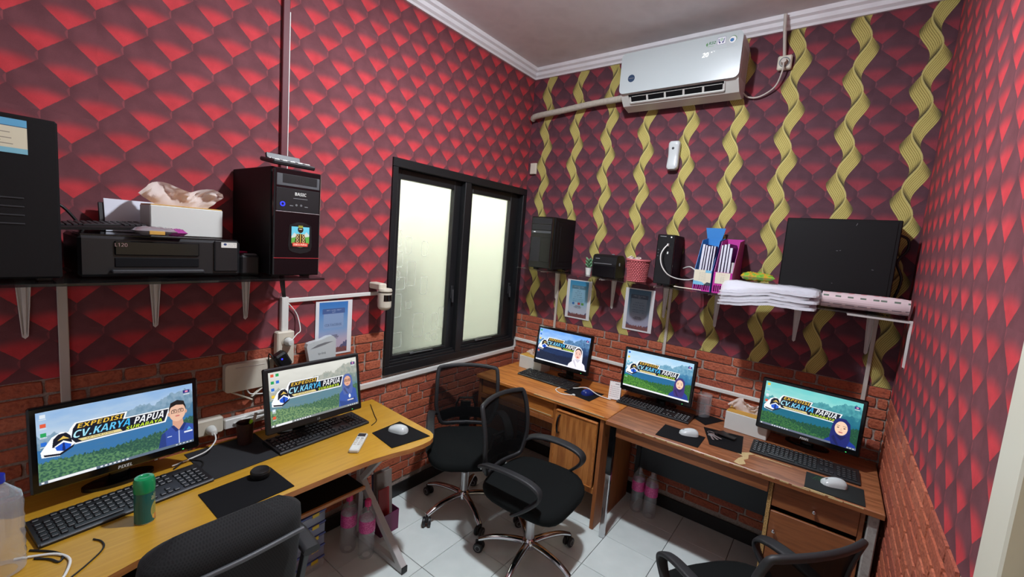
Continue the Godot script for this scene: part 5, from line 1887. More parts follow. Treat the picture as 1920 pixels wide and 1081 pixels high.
	for k in 3:
		single("cable", "beige cable lying on the shelf edge beside the slim tower", "cable", sample([Vector3(1.325, shelf_y(1.3) + 0.006, 0.24 + k * 0.012), Vector3(1.36, shelf_y(1.36) + 0.005, 0.262), Vector3(1.42, shelf_y(1.42) + 0.005, 0.272 - k * 0.008), Vector3(1.48, shelf_y(1.48) + 0.005, 0.27)], 0.0028), M.ivory, Vector3.ZERO, Vector3.ZERO, "cables on the shelf edge")
	# two magazine files full of papers
	magazine_file("blue and magenta magazine file holding white folders", Vector3(1.478, shelf_y(1.478), 0.15), M.blue, 0)
	magazine_file("magenta magazine file with a price sticker holding notebooks", Vector3(1.582, shelf_y(1.582), 0.15), M.magenta, 1)
	r.seed = 12
	for k in 9:
		var w := 0.007 + r.randf() * 0.006
		var h := 0.245 + r.randf() * 0.03
		var o := thing("document_folder", "white paper folder standing in the blue magazine file" if k < 5 else "white notebook standing in the magenta magazine file", "folder", Vector3((1.447 + k * 0.0155) if k < 5 else (1.548 + (k - 5) * 0.0165), shelf_y(1.5) + 0.008, 0.14), 0.0, "papers in the blue file" if k < 5 else "notebooks in the magenta file")
		o.rotation = Vector3(0, 0, -0.05 + k * 0.004)
		part(o, "pages", rbox(Vector3(w, h, 0.2), 0.001), M.paper, Vector3(0, h * 0.5, 0))
		part(o, "cover", rbox(Vector3(0.001, h + 0.003, 0.203), 0.0003), mat(c8(66, 46, 96), 0.4), Vector3(w * 0.5 + 0.001, h * 0.5, 0))
	single("glue_stick", "white glue stick standing at the end of the magenta file", "glue stick", lathe([Vector2(0.001, 0.0), Vector2(0.013, 0.0), Vector2(0.013, 0.085), Vector2(0.012, 0.09), Vector2(0.001, 0.091)], 18), M.white, Vector3(1.612, shelf_y(1.61) + 0.085, 0.215))
	# plastic-wrapped paper packs, sagging over the shelf's front
	for k in 5:
		var yy := shelf_y(1.82) + 0.004 + k * 0.0165
		var pk := thing("paper_pack", ["white paper pack, lowest of the pile at the shelf edge", "white paper pack, second from the bottom of the pile", "white paper pack in the middle of the pile", "white paper pack, second from the top of the pile", "printed plastic wrapped pack on top of the pile"][k], "paper", Vector3(1.808 + [0.0, -0.012, 0.008, -0.016, 0.004][k], yy, 0.286), 0.0, "paper packs on the shelf")
		pk.rotation.y = [0.0, 0.03, -0.025, 0.02, -0.04][k]
		part(pk, "sheets", sagging(0.40 - (k % 2) * 0.03, 0.0125, 0.155, 0.05, 20), M.paper)
		part(pk, "wrapping", sagging(0.425 - (k % 2) * 0.025, 0.0155, 0.165, 0.05, 20), M.wrap)
	single("snack_bag", "green and orange snack bag on the paper pile", "bag", packet(0.16, 0.05, 0.10, 8), tex_mat_uv_free(), Vector3(1.745, shelf_y(1.745) + 0.088, 0.245), Vector3(0, 0.15, 0))
	# rolled print
	var ro := thing("plastic_roll", "rolled white and pink printed plastic sheet at the shelf end", "roll", Vector3(2.195, shelf_y(2.2) + 0.046, 0.252))
	var im := roll_print()
	var rm := tex_mat(im, 0.3)
	part(ro, "roll", uv_tube(0.32, 0.037), rm)
	part(ro, "end_twist", crumple(0.026, 7), M.wrap, Vector3(-0.17, 0.0, 0.012))
	# computer case lying with its side to the room
	var c := thing("computer_case", "wide black computer case seen from its side behind the paper roll", "computer", Vector3(2.064, shelf_y(2.064) + 0.0025, 0.11))
	part(c, "case", rbox(Vector3(0.45, 0.43, 0.18), 0.004), M.case_black, Vector3(0, 0.218, 0))
	part(c, "side_panel", rbox(Vector3(0.43, 0.41, 0.003), 0.001), M.case_black, Vector3(-0.005, 0.218, 0.091))
	for q in [[-0.0, 0.06, 0.008], [0.012, 0.062, 0.006], [0.06, 0.19, 0.012], [0.145, -0.02, 0.008], [0.0, -0.1, 0.004]]:
		part(c, "scratch", rbox(Vector3(q[2], 0.002, 0.0006), 0.0002), M.grey, Vector3(q[0], 0.218 + q[1], 0.093), Vector3(0, 0, q[0] * 20.0))
	for k in 4:
		part(c, "foot", rbox(Vector3(0.03, 0.006, 0.03), 0.001), M.black, Vector3(-0.18 + 0.36 * (k % 2), 0.003, -0.06 + 0.12 * (k / 2)))
	single("cable", "black cable bundle hanging beside the wide computer case", "cable", sample([Vector3(2.29, 1.87, 0.10), Vector3(2.325, 1.85, 0.09), Vector3(2.33, 1.80, 0.08), Vector3(2.30, 1.74, 0.09), Vector3(2.325, 1.66, 0.10), Vector3(2.31, 1.56, 0.09), Vector3(2.30, 1.50, 0.06)], 0.006), M.cable_black)


func tex_mat_uv_free() -> StandardMaterial3D:
	return tri_mat(noise_tex([c8(70, 130, 50), c8(110, 170, 60), c8(206, 140, 40), c8(60, 120, 60)], 0.03, 61, 2), Vector3(4, 4, 4), 0.25, false)


func magazine_file(label: String, at: Vector3, m: Material, kind: int) -> void:
	var t := thing("magazine_file", label, "file holder", at, 0.0, "magazine files")
	var b := Basis(Vector3.BACK, Vector3.RIGHT, Vector3.UP)
	var side := [Vector2(-0.12, 0.0), Vector2(0.12, 0.0), Vector2(0.12, 0.115), Vector2(0.02, 0.29), Vector2(-0.12, 0.31)]
	for sx in [-1, 1]:
		var s := []
		extrude_tris(s, side, sx * 0.046 - 0.001, sx * 0.046 + 0.001, b)
		part(t, "side", flat(s), m)
	part(t, "floor_plate", rbox(Vector3(0.092, 0.003, 0.24), 0.001), m, Vector3(0, 0.002, 0))
	part(t, "back", rbox(Vector3(0.092, 0.31, 0.003), 0.001), m, Vector3(0, 0.155, -0.119))
	part(t, "front", rbox(Vector3(0.092, 0.075, 0.003), 0.001), M.magenta, Vector3(0, 0.08, 0.119))
	# slotted foot of the front
	for k in 9:
		part(t, "bar", rbox(Vector3(0.005, 0.036, 0.003), 0.0005), M.magenta, Vector3(-0.042 + k * 0.0105, 0.025, 0.119))
	part(t, "foot_rail", rbox(Vector3(0.092, 0.008, 0.003), 0.0005), M.magenta, Vector3(0, 0.004, 0.119))
	if kind == 0:
		# flared plastic lip of a blue holder pushed in behind
		part(t, "blue_lip", plate([Vector2(-0.05, 0.30), Vector2(-0.065, 0.37), Vector2(0.045, 0.37), Vector2(0.03, 0.30)], -0.105, -0.102), M.blue)
		part(t, "blue_back", rbox(Vector3(0.08, 0.31, 0.003), 0.001), M.blue, Vector3(-0.012, 0.155, -0.103))
	var im := Image.create(200, 150, false, Image.FORMAT_RGB8)
	im.fill(c8(212, 206, 184))
	if kind == 0:
		fpoly(im, [Vector2(0, 110), Vector2(100, 120), Vector2(150, 150), Vector2(0, 150)], c8(110, 176, 206))
		frect(im, 130, 0, 70, 26, c8(110, 176, 206))
		fpoly(im, [Vector2(120, 150), Vector2(160, 118), Vector2(200, 124), Vector2(200, 150)], c8(52, 58, 70))
		for k in 6:
			unread(im, 100, 28 + k * 14, [5, 4, 6], 7, c8(130, 128, 120), k)
	else:
		frect(im, 0, 0, 200, 6, c8(190, 184, 170))
		unread(im, 100, 28, [6], 22, c8(160, 60, 60), 2)
		for k in 5:
			unread(im, 100, 58 + k * 15, [4, 5], 8, c8(120, 116, 108), k + 9)
	part(t, "label", card(0.092 if kind == 0 else 0.074, 0.085 if kind == 0 else 0.062, 0.001), tex_mat(im, 0.5), Vector3(0, 0.078 if kind == 0 else 0.085, 0.1215))


func sagging(w: float, h: float, d: float, drop: float, seed_: int) -> ArrayMesh:
	# a soft flat pack whose front hangs over the edge
	var n := FastNoiseLite.new()
	n.seed = seed_
	n.frequency = 1.6
	var t := []
	var g := [[], []]
	for s in 2:
		for i in 17:
			var row := []
			for j in 13:
				var u := -1.0 + i / 8.0
				var v := -1.0 + j / 6.0
				var z := v * d * 0.5
				var over := smoothstep(0.0, 1.0, v)
				var corner := 0.5 + 0.5 * smoothstep(0.2, -0.9, u)
				var wob := n.get_noise_2d(u * 1.4, v) * 0.006 + n.get_noise_2d(u * 4.0, v * 4.0) * 0.003
				row.append(Vector3(u * w * 0.5 + n.get_noise_1d(v * 3.0) * 0.008, (h if s else 0.0) * (1.0 - 0.5 * pow(absf(u), 8)) + maxf(wob, -0.001) + over * (-drop) * corner, z))
			g[s].append(row)
		for i in 16:
			for j in 12:
				quad(t, g[s][i][j], g[s][i + 1][j], g[s][i + 1][j + 1], g[s][i][j + 1], Vector3.UP if s else Vector3.DOWN)
	for i in 16:
		quad(t, g[0][i][0], g[0][i + 1][0], g[1][i + 1][0], g[1][i][0], Vector3.FORWARD)
		quad(t, g[0][i][12], g[0][i + 1][12], g[1][i + 1][12], g[1][i][12], Vector3.BACK)
	for j in 12:
		quad(t, g[0][0][j], g[0][0][j + 1], g[1][0][j + 1], g[1][0][j], Vector3.LEFT)
		quad(t, g[0][16][j], g[0][16][j + 1], g[1][16][j + 1], g[1][16][j], Vector3.RIGHT)
	return smooth(t, 50)


func crumple(r: float, seed_: int) -> ArrayMesh:
	var n := FastNoiseLite.new()
	n.seed = seed_
	n.frequency = 22.0
	var t := []
	pad_tris(t, Vector3.ONE * r * 2.0, 1, 1, 20, 12)
	for i in t.size():
		var p: Vector3 = t[i]
		t[i] = p * (1.0 + n.get_noise_3dv(p) * 0.7)
	return flat(t)


func roll_print() -> Image:
	var im := Image.create(256, 128, false, Image.FORMAT_RGB8)
	im.fill(c8(206, 186, 188))
	for k in 5:
		frect(im, k * 56 + 6, 18, 26, 10, c8(92, 106, 94))
		fell(im, k * 56 + 20, 60, 15, 10, c8(196, 130, 136))
		fell(im, k * 56 + 40, 84, 9, 6, c8(150, 140, 150))
		frect(im, k * 56, 104, 40, 5, c8(120, 110, 116))
	return im


func uv_tube(l: float, r: float) -> ArrayMesh:
	# a roll along x with uneven wraps
	var t := []
	var uv := []
	var seg := 24
	for i in 10:
		for j in seg:
			var p := []
			var q := []
			for k in [[0, 0], [1, 0], [1, 1], [0, 1]]:
				var u: float = (i + k[0]) / 10.0
				var a: float = TAU * (j + k[1]) / seg
				var rr := r * (1.0 + 0.04 * sin(a * 3.0 + u * 5.0)) * (0.92 if u > 0.99 else 1.0)
				p.append(Vector3((u - 0.5) * l, sin(a) * rr, cos(a) * rr))
				q.append(Vector2(u * 1.5, a / TAU * 2.0))
			var order := [0, 1, 2, 0, 2, 3]
			if (p[1] - p[0]).cross(p[2] - p[0]).dot(p[0] - Vector3(p[0].x, 0, 0)) > 0.0:
				order = [0, 2, 1, 0, 3, 2]
			for o in order:
				t.append(p[o])
				uv.append(q[o])
	for e in [-1, 1]:
		for j in seg:
			var c := Vector3(e * l * 0.5, 0, 0)
			var tt := []
			var a0 := TAU * j / seg
			var a1 := TAU * (j + 1) / seg
			tri(tt, c, c + Vector3(0, sin(a0), cos(a0)) * r * 0.98, c + Vector3(0, sin(a1), cos(a1)) * r * 0.98, Vector3(e, 0, 0))
			for q in tt:
				t.append(q)
				uv.append(Vector2(0.02, 0.02))
	return uv_mesh(t, uv)


# ==================================================================== monitors
func screen_image(k: int) -> Image:
	# desktop picture: sky, mountains, lake, forest; then the logo, the icons and the portrait
	var w := 256
	var h := 144
	var im := Image.create(w, h, false, Image.FORMAT_RGB8)
	var n := FastNoiseLite.new()
	n.seed = 77
	n.frequency = 0.02
	n.fractal_octaves = 5
	var sky0: Color = [c8(150, 184, 222), c8(220, 220, 212), c8(120, 170, 236), c8(176, 214, 240), c8(120, 208, 206)][k]
	var sky1: Color = [c8(186, 206, 226), c8(206, 206, 198), c8(176, 206, 242), c8(206, 228, 242), c8(160, 220, 214)][k]
	var far: Color = [c8(136, 164, 186), c8(176, 178, 168), c8(92, 134, 176), c8(124, 172, 196), c8(84, 164, 170)][k]
	var near: Color = [c8(84, 124, 150), c8(128, 144, 138), c8(52, 84, 126), c8(70, 130, 168), c8(42, 118, 136)][k]
	var lake: Color = [c8(58, 116, 168), c8(96, 134, 148), c8(28, 48, 88), c8(34, 104, 150), c8(22, 104, 130)][k]
	var tree: Color = [c8(44, 84, 74), c8(66, 104, 82), c8(24, 34, 60), c8(40, 92, 48), c8(22, 72, 56)][k]
	var leaf: Color = [c8(92, 138, 96), c8(126, 158, 110), c8(34, 46, 70), c8(92, 150, 58), c8(62, 116, 62)][k]
	for x in w:
		var u := float(x) / w
		var r1 := 0.34 - 0.24 * smoothstep(0.35, 0.95, u) + n.get_noise_2d(x * 1.2, 10) * 0.16
		var r2 := 0.46 - 0.12 * smoothstep(0.4, 1.0, u) + n.get_noise_2d(x * 1.6, 60) * 0.14
		var wood := 0.66 + 0.06 * sin(u * 3.0 + 0.5) - 0.10 * smoothstep(0.8, 1.0, u) + n.get_noise_2d(x * 9.0, 90) * 0.05
		var bush := 0.70 + 0.22 * smoothstep(0.1, 0.75, u) + n.get_noise_2d(x * 5.0, 120) * 0.05
		for y in h:
			var v := float(y) / h
			var c: Color
			if v < r1:
				c = sky0.lerp(sky1, smoothstep(0, 0.4, v) + n.get_noise_2d(x * 0.8, y * 2.0) * 0.5)
			elif v < r2:
				c = far.lerp(near, clampf((v - r1) * 2.0 + n.get_noise_2d(x * 4.0, y * 3.0) * 0.7, 0, 1))
			elif v < 0.52:
				c = near.lerp(lake, clampf((v - r2) * 4.0 + n.get_noise_2d(x * 4.0, y * 4.0) * 0.5, 0, 1))
			else:
				c = lake.lerp(near, clampf(n.get_noise_2d(x, y * 6.0) * 0.6, 0, 1))
			if v > wood:
				c = tree.lerp(leaf, clampf(n.get_noise_2d(x * 9.0, y * 9.0) * 1.2 + 0.1, 0, 1))
			if v > bush:
				c = leaf.lerp(tree, clampf(n.get_noise_2d(x * 7.0 + 300, y * 8.0) * 1.6 + 0.35, 0, 1))
			im.set_pixel(x, y, c)
	im.resize(512, 288, Image.INTERPOLATE_CUBIC)
	# taskbar
	frect(im, 0, 276, 512, 12, [c8(96, 112, 130), c8(130, 136, 138), c8(205, 210, 220), c8(214, 222, 230), c8(104, 112, 132)][k])
	if k != 4:
		frect(im, 24 if k < 3 else 4, 277, [140, 84, 290, 500, 0][k], 11, c8(236, 238, 240))
	for i in 7:
		frect(im, [176, 120, 320, 16, 70][k] + i * 14, 279, 8, 6, c8(232, 236, 240))
	frect(im, 6, 279, 8, 7, c8(240, 240, 240))
	for i in 5:
		frect(im, 440 + i * 14, 280, 7, 4, c8(228, 230, 236))
	# icons
	var tint := [c8(220, 230, 240), c8(224, 90, 60), c8(40, 160, 90), c8(40, 110, 210), c8(240, 200, 60), c8(120, 200, 220)]
	for i in [4, 9, 6, 6, 4][k]:
		frect(im, 10 + (i / 7) * 26, 10 + (i % 7) * 37, 16, 15, tint[(i + k) % 6])
		frect(im, 8 + (i / 7) * 26, 28 + (i % 7) * 37, 20, 3, c8(214, 222, 226))
	frect(im, 474, 26, 26, 14, c8(46, 40, 120))
	frect(im, 482, 29, 11, 8, c8(240, 150, 180))
	frect(im, 476, 44, 24, 4, c8(214, 222, 226))
	logo(im)
	portrait(im, k)
	return im


func logo(im: Image) -> void:
	var white := c8(246, 248, 250)
	var ink := c8(22, 26, 40)
	# white outline, dark plate
	fpoly(im, [Vector2(92, 88), Vector2(106, 68), Vector2(270, 68), Vector2(262, 94), Vector2(424, 94), Vector2(404, 158), Vector2(104, 158), Vector2(60, 190), Vector2(10, 182), Vector2(8, 160), Vector2(40, 108), Vector2(66, 94), Vector2(86, 100)], white)
	fpoly(im, [Vector2(100, 92), Vector2(111, 73), Vector2(262, 73), Vector2(254, 99), Vector2(416, 99), Vector2(399, 152), Vector2(106, 152), Vector2(94, 132)], ink)
	ftext(im, "EXPEDISI", 112, 85, 19, c8(236, 190, 66), bold, 0.28, 140)
	ftext(im, "CV.KARYA", 97, 117, 31, c8(190, 240, 250), bold, 0.28, 180, c8(56, 178, 238))
	ftext(im, "PAPUA", 290, 117, 31, white, bold, 0.28, 106)
	fpoly(im, [Vector2(112, 138), Vector2(244, 138), Vector2(252, 150), Vector2(124, 150)], c8(224, 206, 142))
	unread(im, 182, 144, [3, 6, 7], 7, c8(80, 70, 40), 1)
	ftext(im, "SURABAYA", 262, 143, 15, c8(206, 236, 60), bold, 0.28, 128)
	# emblem: a dark shape over a blue open box
	fpoly(im, [Vector2(40, 150), Vector2(44, 118), Vector2(58, 102), Vector2(80, 100), Vector2(92, 116), Vector2(96, 144), Vector2(70, 158)], ink)
	fpoly(im, [Vector2(54, 128), Vector2(72, 112), Vector2(90, 128), Vector2(72, 124)], c8(226, 190, 90))
	fpoly(im, [Vector2(46, 148), Vector2(72, 130), Vector2(96, 146), Vector2(92, 164), Vector2(72, 176), Vector2(50, 166)], white)
	fpoly(im, [Vector2(48, 152), Vector2(72, 138), Vector2(94, 152), Vector2(90, 164), Vector2(72, 174), Vector2(52, 166)], c8(36, 92, 210))
	fpoly(im, [Vector2(69, 140), Vector2(75, 140), Vector2(76, 172), Vector2(68, 172)], c8(20, 40, 110))
	fpoly(im, [Vector2(16, 172), Vector2(60, 180), Vector2(104, 154), Vector2(98, 166), Vector2(62, 188), Vector2(18, 180)], ink)


func portrait(im: Image, k: int) -> void:
	var skin: Color = [c8(232, 186, 160), c8(228, 172, 144), c8(240, 196, 180), c8(244, 204, 176), c8(246, 208, 178)][k]
	var shade := skin.lerp(c8(170, 104, 84), 0.3)
	var cloth: Color = [c8(52, 78, 160), c8(62, 92, 170), c8(236, 234, 244), c8(38, 62, 150), c8(26, 54, 150)][k]
	var veil: Color = [c8(30, 26, 26), c8(86, 106, 168), c8(240, 238, 246), c8(66, 50, 116), c8(28, 38, 110)][k]
	var fold := veil.lerp(Color.BLACK, 0.22) if k != 2 else c8(206, 202, 214)
	var cx: float = [450.0, 446.0, 416.0, 432.0, 428.0][k]
	var cy: float = [122.0, 134.0, 160.0, 176.0, 180.0][k]
	var s: float = [1.0, 0.86, 1.2, 1.0, 1.22][k]
	var base := 276.0 if k != 2 else 288.0
	if k == 0:
		# man: shirt, collar, head, short hair, glasses
		fpoly(im, [Vector2(512, base), Vector2(374, base), Vector2(388, 214), Vector2(424, 188), Vector2(450, 184), Vector2(482, 186), Vector2(512, 200)], cloth)
		fpoly(im, [Vector2(374, base), Vector2(388, 214), Vector2(402, 208), Vector2(404, base)], cloth.lerp(Color.BLACK, 0.2))
		fpoly(im, [Vector2(430, 160), Vector2(470, 160), Vector2(474, 190), Vector2(454, 214), Vector2(430, 190)], shade)
		fpoly(im, [Vector2(424, 186), Vector2(434, 184), Vector2(454, 212), Vector2(442, 218)], c8(34, 52, 116))
		fpoly(im, [Vector2(474, 182), Vector2(484, 186), Vector2(470, 218), Vector2(454, 212)], c8(34, 52, 116))
		frect(im, 452, 214, 4, base - 214, c8(196, 206, 230))
		frect(im, 474, 226, 34, 8, c8(226, 232, 244))
		frect(im, 408, 232, 18, 4, c8(190, 204, 232))
		fpoly(im, [Vector2(484, 222), Vector2(494, 206), Vector2(504, 222)], c8(86, 170, 226))
		fell(im, cx, cy - 14, 33, 38, veil)
		fell(im, cx, cy + 2, 32, 44, skin)
		fell(im, cx - 33, cy + 6, 5, 9, shade)
		fell(im, cx + 33, cy + 6, 5, 9, shade)
		fpoly(im, [Vector2(cx - 32, cy - 14), Vector2(cx - 26, cy - 46), Vector2(cx, cy - 56), Vector2(cx + 26, cy - 46), Vector2(cx + 32, cy - 14), Vector2(cx + 24, cy - 28), Vector2(cx - 4, cy - 34), Vector2(cx - 24, cy - 26)], veil)
	else:
		# woman in a headscarf: shoulders, scarf, face
		var sh := 62.0 * s
		fpoly(im, [Vector2(cx - sh * 1.18, base), Vector2(cx - sh * 1.02, cy + 78 * s), Vector2(cx - sh * 0.5, cy + 48 * s), Vector2(cx + sh * 0.5, cy + 46 * s), Vector2(cx + sh, cy + 66 * s), Vector2(minf(511, cx + sh * 1.2), base)], cloth)
		fpoly(im, [Vector2(cx - 38 * s, cy + 4), Vector2(cx - 33 * s, cy - 30 * s), Vector2(cx - 14 * s, cy - 50 * s), Vector2(cx + 14 * s, cy - 50 * s), Vector2(cx + 33 * s, cy - 30 * s), Vector2(cx + 38 * s, cy + 4), Vector2(cx + 40 * s, cy + 50 * s), Vector2(cx + 30 * s, cy + 92 * s), Vector2(cx - 30 * s, cy + 92 * s), Vector2(cx - 42 * s, cy + 50 * s)], veil)
		fpoly(im, [Vector2(cx - 20 * s, cy + 38 * s), Vector2(cx + 26 * s, cy + 34 * s), Vector2(cx + 6 * s, cy + 60 * s)], fold)
		fpoly(im, [Vector2(cx - 34 * s, cy + 52 * s), Vector2(cx - 24 * s, cy + 40 * s), Vector2(cx + 2 * s, cy + 90 * s), Vector2(cx - 8 * s, cy + 90 * s)], fold)
		if k == 2:
			fell(im, cx + 2, cy - 12 * s, 27 * s, 33 * s, c8(34, 30, 36))
		fell(im, cx, cy, 26 * s, 35 * s, skin)
		if k == 1:
			fpoly(im, [Vector2(cx - 52, base), Vector2(cx - 58, 240), Vector2(cx - 8, 256), Vector2(cx + 44, 238), Vector2(cx + 52, base)], cloth.lerp(Color.BLACK, 0.16))
			fell(im, cx + 10, 226, 7, 12, c8(230, 236, 246))
			frect(im, cx - 6, 246, 40, 7, c8(226, 214, 206))
	var fx := 13.0 * s
	for q in [-1, 1]:
		fell(im, cx + q * fx, cy - 3 * s, 4.4 * s, 2.3 * s, c8(48, 34, 34))
		frect(im, cx + q * fx - 7 * s, cy - 13 * s, 14 * s, 2.2 * s, c8(70, 46, 40))
		if k < 2:
			for e in [[-10.5, -7.5, 21.0, 2.4], [-10.5, 5.0, 21.0, 2.4], [-10.5, -7.5, 2.4, 14.0], [9.0, -7.5, 2.4, 14.0]]:
				frect(im, cx + q * fx + e[0] * s, cy - 2 * s + e[1] * s, e[2] * s, e[3] * s, c8(60, 44, 44))
	fpoly(im, [Vector2(cx - 1 * s, cy - 2 * s), Vector2(cx + 2 * s, cy - 2 * s), Vector2(cx + 5 * s, cy + 12 * s), Vector2(cx - 4 * s, cy + 12 * s)], skin.lerp(shade, 0.5))
	fell(im, cx, cy + 20 * s, 9 * s, 3.2 * s, c8(196, 60, 70) if k == 2 else c8(196, 110, 104))


func monitor(label: String, c: Vector3, yaw: float, tilt: float, k: int, back := -0.155) -> void:
	# c: middle of the screen; the foot stands on the desk below it
	var t := thing("computer_monitor", label, "monitor", Vector3(c.x, DESK, c.z), deg_to_rad(yaw))
	var head := Vector3(0, c.y - DESK, 0)
	var tl := Vector3(deg_to_rad(tilt), 0, 0)
	var hb := Basis.from_euler(tl)
	var bz := part(t, "housing", rbox(Vector3(0.446, 0.276, 0.022), 0.005), M.black_gloss if k != 1 else M.black, head + hb * Vector3(0, -0.006, -0.0125), tl)
	part(bz, "back_shell", pad(Vector3(0.40, 0.24, 0.05), 0.4, 0.4, 24, 10), M.black, Vector3(0, 0, -0.018))
	var tex := ImageTexture.create_from_image(screen_image(k))
	var sm := mat(c8(8, 8, 10), 0.35)
	sm.emission_enabled = true
	sm.emission = Color.WHITE
	sm.emission_operator = BaseMaterial3D.EMISSION_OP_MULTIPLY
	sm.emission_texture = tex
	sm.emission_energy_multiplier = [1.05, 1.05, 1.15, 1.1, 1.05][k]
	part(t, "screen", card(0.41, 0.2306, 0.001), sm, head + hb * Vector3(0, 0, -0.0008), tl)
	var gl := AreaLight3D.new()
	gl.name = "screen_light"
	gl.area_size = Vector2(0.4, 0.22)
	gl.light_color = c8(196, 216, 236)
	gl.light_energy = 0.02
	gl.shadow_enabled = true
	t.add_child(gl)
	gl.position = head + hb * Vector3(0, 0, 0.004)
	gl.rotation = Vector3(-tl.x, PI, 0)
	if k in [0, 4]:
		lettering(bz, "PIXEL", 0.011, M.white, Vector3(0.0, -0.1265, 0.0112), Vector3.ZERO, bold, "lettering", 0.2)
	elif k == 1:
		lettering(bz, "LG", 0.009, M.grey, Vector3(0.0, -0.126, 0.0112))
	part(bz, "power_light", rbox(Vector3(0.005, 0.002, 0.001), 0.0003), M.green_led, Vector3(0.17, -0.128, 0.0112))
	var neck := []
	sweep_tris(neck, curve([Vector3(0, 0.008, back), Vector3(0, 0.06, back + 0.01), Vector3(0, 0.12, -0.05), Vector3(0, 0.18, -0.03)], 4), oval(0.06, 0.022, 12, 0.6), Vector3.BACK)
	part(t, "neck", smooth(neck, 50), M.black_gloss)
	var foot := []
	var prof := []
	for i in 28:
		prof.append(Vector2(cos(TAU * i / 28.0) * 0.1, back + sin(TAU * i / 28.0) * 0.044))
	extrude_tris(foot, prof, 0.0, 0.012)
	part(t, "foot", flat(foot), M.black_gloss)


func monitors() -> void:
	monitor("monitor showing a man in a blue shirt on the yellow desk", Vector3(0.177, 0.936, 2.504), 93.2, -3.7, 0, -0.065)
	monitor("monitor showing a woman in a blue headscarf with glasses", Vector3(0.271, 0.953, 1.857), 90.4, -9.9, 1, -0.157)
	monitor("monitor showing a woman in a white headscarf on the orange desk", Vector3(0.605, 0.966, 0.242), 0.9, -7.5, 2)
	monitor("monitor showing a woman in a purple headscarf beside the calendar", Vector3(1.278, 0.947, 0.226), 0.3, -5.4, 3)
	monitor("monitor showing a woman in a navy headscarf by the side wall", Vector3(2.056, 0.942, 0.218), -4.5, -5.1, 4)


# ==================================================================== things on the desks
func keyboard(label: String, at: Vector3, turn: float, kind := "flat") -> Node3D:
	# 0.45 by 0.15 m, the keys' fronts towards +z
	var t := thing("keyboard", label, "keyboard", at, turn, "black keyboards")
	var b := Basis(Vector3.BACK, Vector3.RIGHT, Vector3.UP)
	var body := []
	extrude_tris(body, [Vector2(0.075, 0.0), Vector2(0.076, 0.008), Vector2(0.07, 0.012), Vector2(-0.07, 0.02), Vector2(-0.076, 0.016), Vector2(-0.075, 0.0)], -0.223, 0.223 if kind != "ridge" else 0.072, b)
	part(t, "body", flat(body), M.plastic_black if kind != "ridge" else M.black)
	if kind == "wrist":
		part(t, "wrist_edge", rbox(Vector3(0.44, 0.006, 0.012), 0.002), M.mid_grey, Vector3(0, 0.009, 0.073))
	var rx := -atan2(0.008, 0.14)
	var key := rbox(Vector3(0.0162, 0.008, 0.0155), 0.002)
	var y := func(z: float) -> float: return 0.018 - (z + 0.07) * 0.057 + 0.003
	for row in 6:
		var z := -0.058 + row * 0.0215 + (0.004 if row > 0 else 0.0)
		var n := 14 if row not in [5] else 7
		if row < 5:
			for c in n:
				if row == 0 and c in [1]:
					continue
				part(t, "key", key, M.key, Vector3(-0.205 + c * 0.0196, y.call(z), z), Vector3(rx * -1.0, 0, 0))
		else:
			for c in [0, 1, 2, 10, 11, 12, 13]:
				part(t, "key", key, M.key, Vector3(-0.205 + c * 0.0196, y.call(z), z), Vector3(rx * -1.0, 0, 0))
			part(t, "space_bar", rbox(Vector3(0.115, 0.008, 0.0155), 0.002), M.key, Vector3(-0.0875, y.call(z), z), Vector3(rx * -1.0, 0, 0))
		if kind == "ridge":
			continue
		for c in 3:
			if row in [0, 1, 2, 5] or (row == 4 and c == 1):
				part(t, "key", key, M.key, Vector3(0.076 + c * 0.0196, y.call(z), z), Vector3(rx * -1.0, 0, 0))
		if row > 0:
			for c in 4:
				part(t, "key", key, M.key, Vector3(0.1435 + c * 0.0196, y.call(z), z), Vector3(rx * -1.0, 0, 0))
	return t


func mouse_mesh() -> ArrayMesh:
	var t := []
	var g := []
	for i in 17:
		var row := []
		for j in 13:
			var u := -1.0 + i / 8.0
			var a := PI * j / 12.0
			var w := 0.030 * pow(maxf(0.0, 1.0 - pow(absf(u), 3.6)), 0.45) * (1.0 - 0.06 * u)
			var h := (0.034 - 0.012 * smoothstep(-0.2, 1.0, u)) * pow(maxf(0.0, 1.0 - pow(absf(u), 3.4)), 0.42)
			row.append(Vector3(-cos(a) * w, pow(sin(a), 0.7) * h, u * 0.052))
		g.append(row)
	for i in 16:
		for j in 12:
			quad(t, g[i][j], g[i + 1][j], g[i + 1][j + 1], g[i][j + 1], (g[i][j] + g[i + 1][j + 1]) * 0.5 + Vector3(0, 0.01, 0))
	return smooth(t, 60)


func mouse(label: String, at: Vector3, turn: float, m: Material) -> void:
	# the buttons' end points to +z
	var t := thing("computer_mouse", label, "mouse", at, turn)
	part(t, "shell", mouse_mesh(), m)
	part(t, "wheel", rbox(Vector3(0.005, 0.005, 0.012), 0.002), M.mid_grey, Vector3(0, 0.0232, 0.03), Vector3(0.25, 0, 0))


func mat_pad(label: String, corners: Array, m: Material, h := 0.003) -> Node3D:
	return single("mouse_pad", label, "mouse pad", extrude(corners, DESK + 0.0005, DESK + h), m)


func cable(label: String, pts: Array, r: float, m: Material, group := "") -> Node3D:
	return single("cable", label, "cable", sample(pts, r), m, Vector3.ZERO, Vector3.ZERO, group)


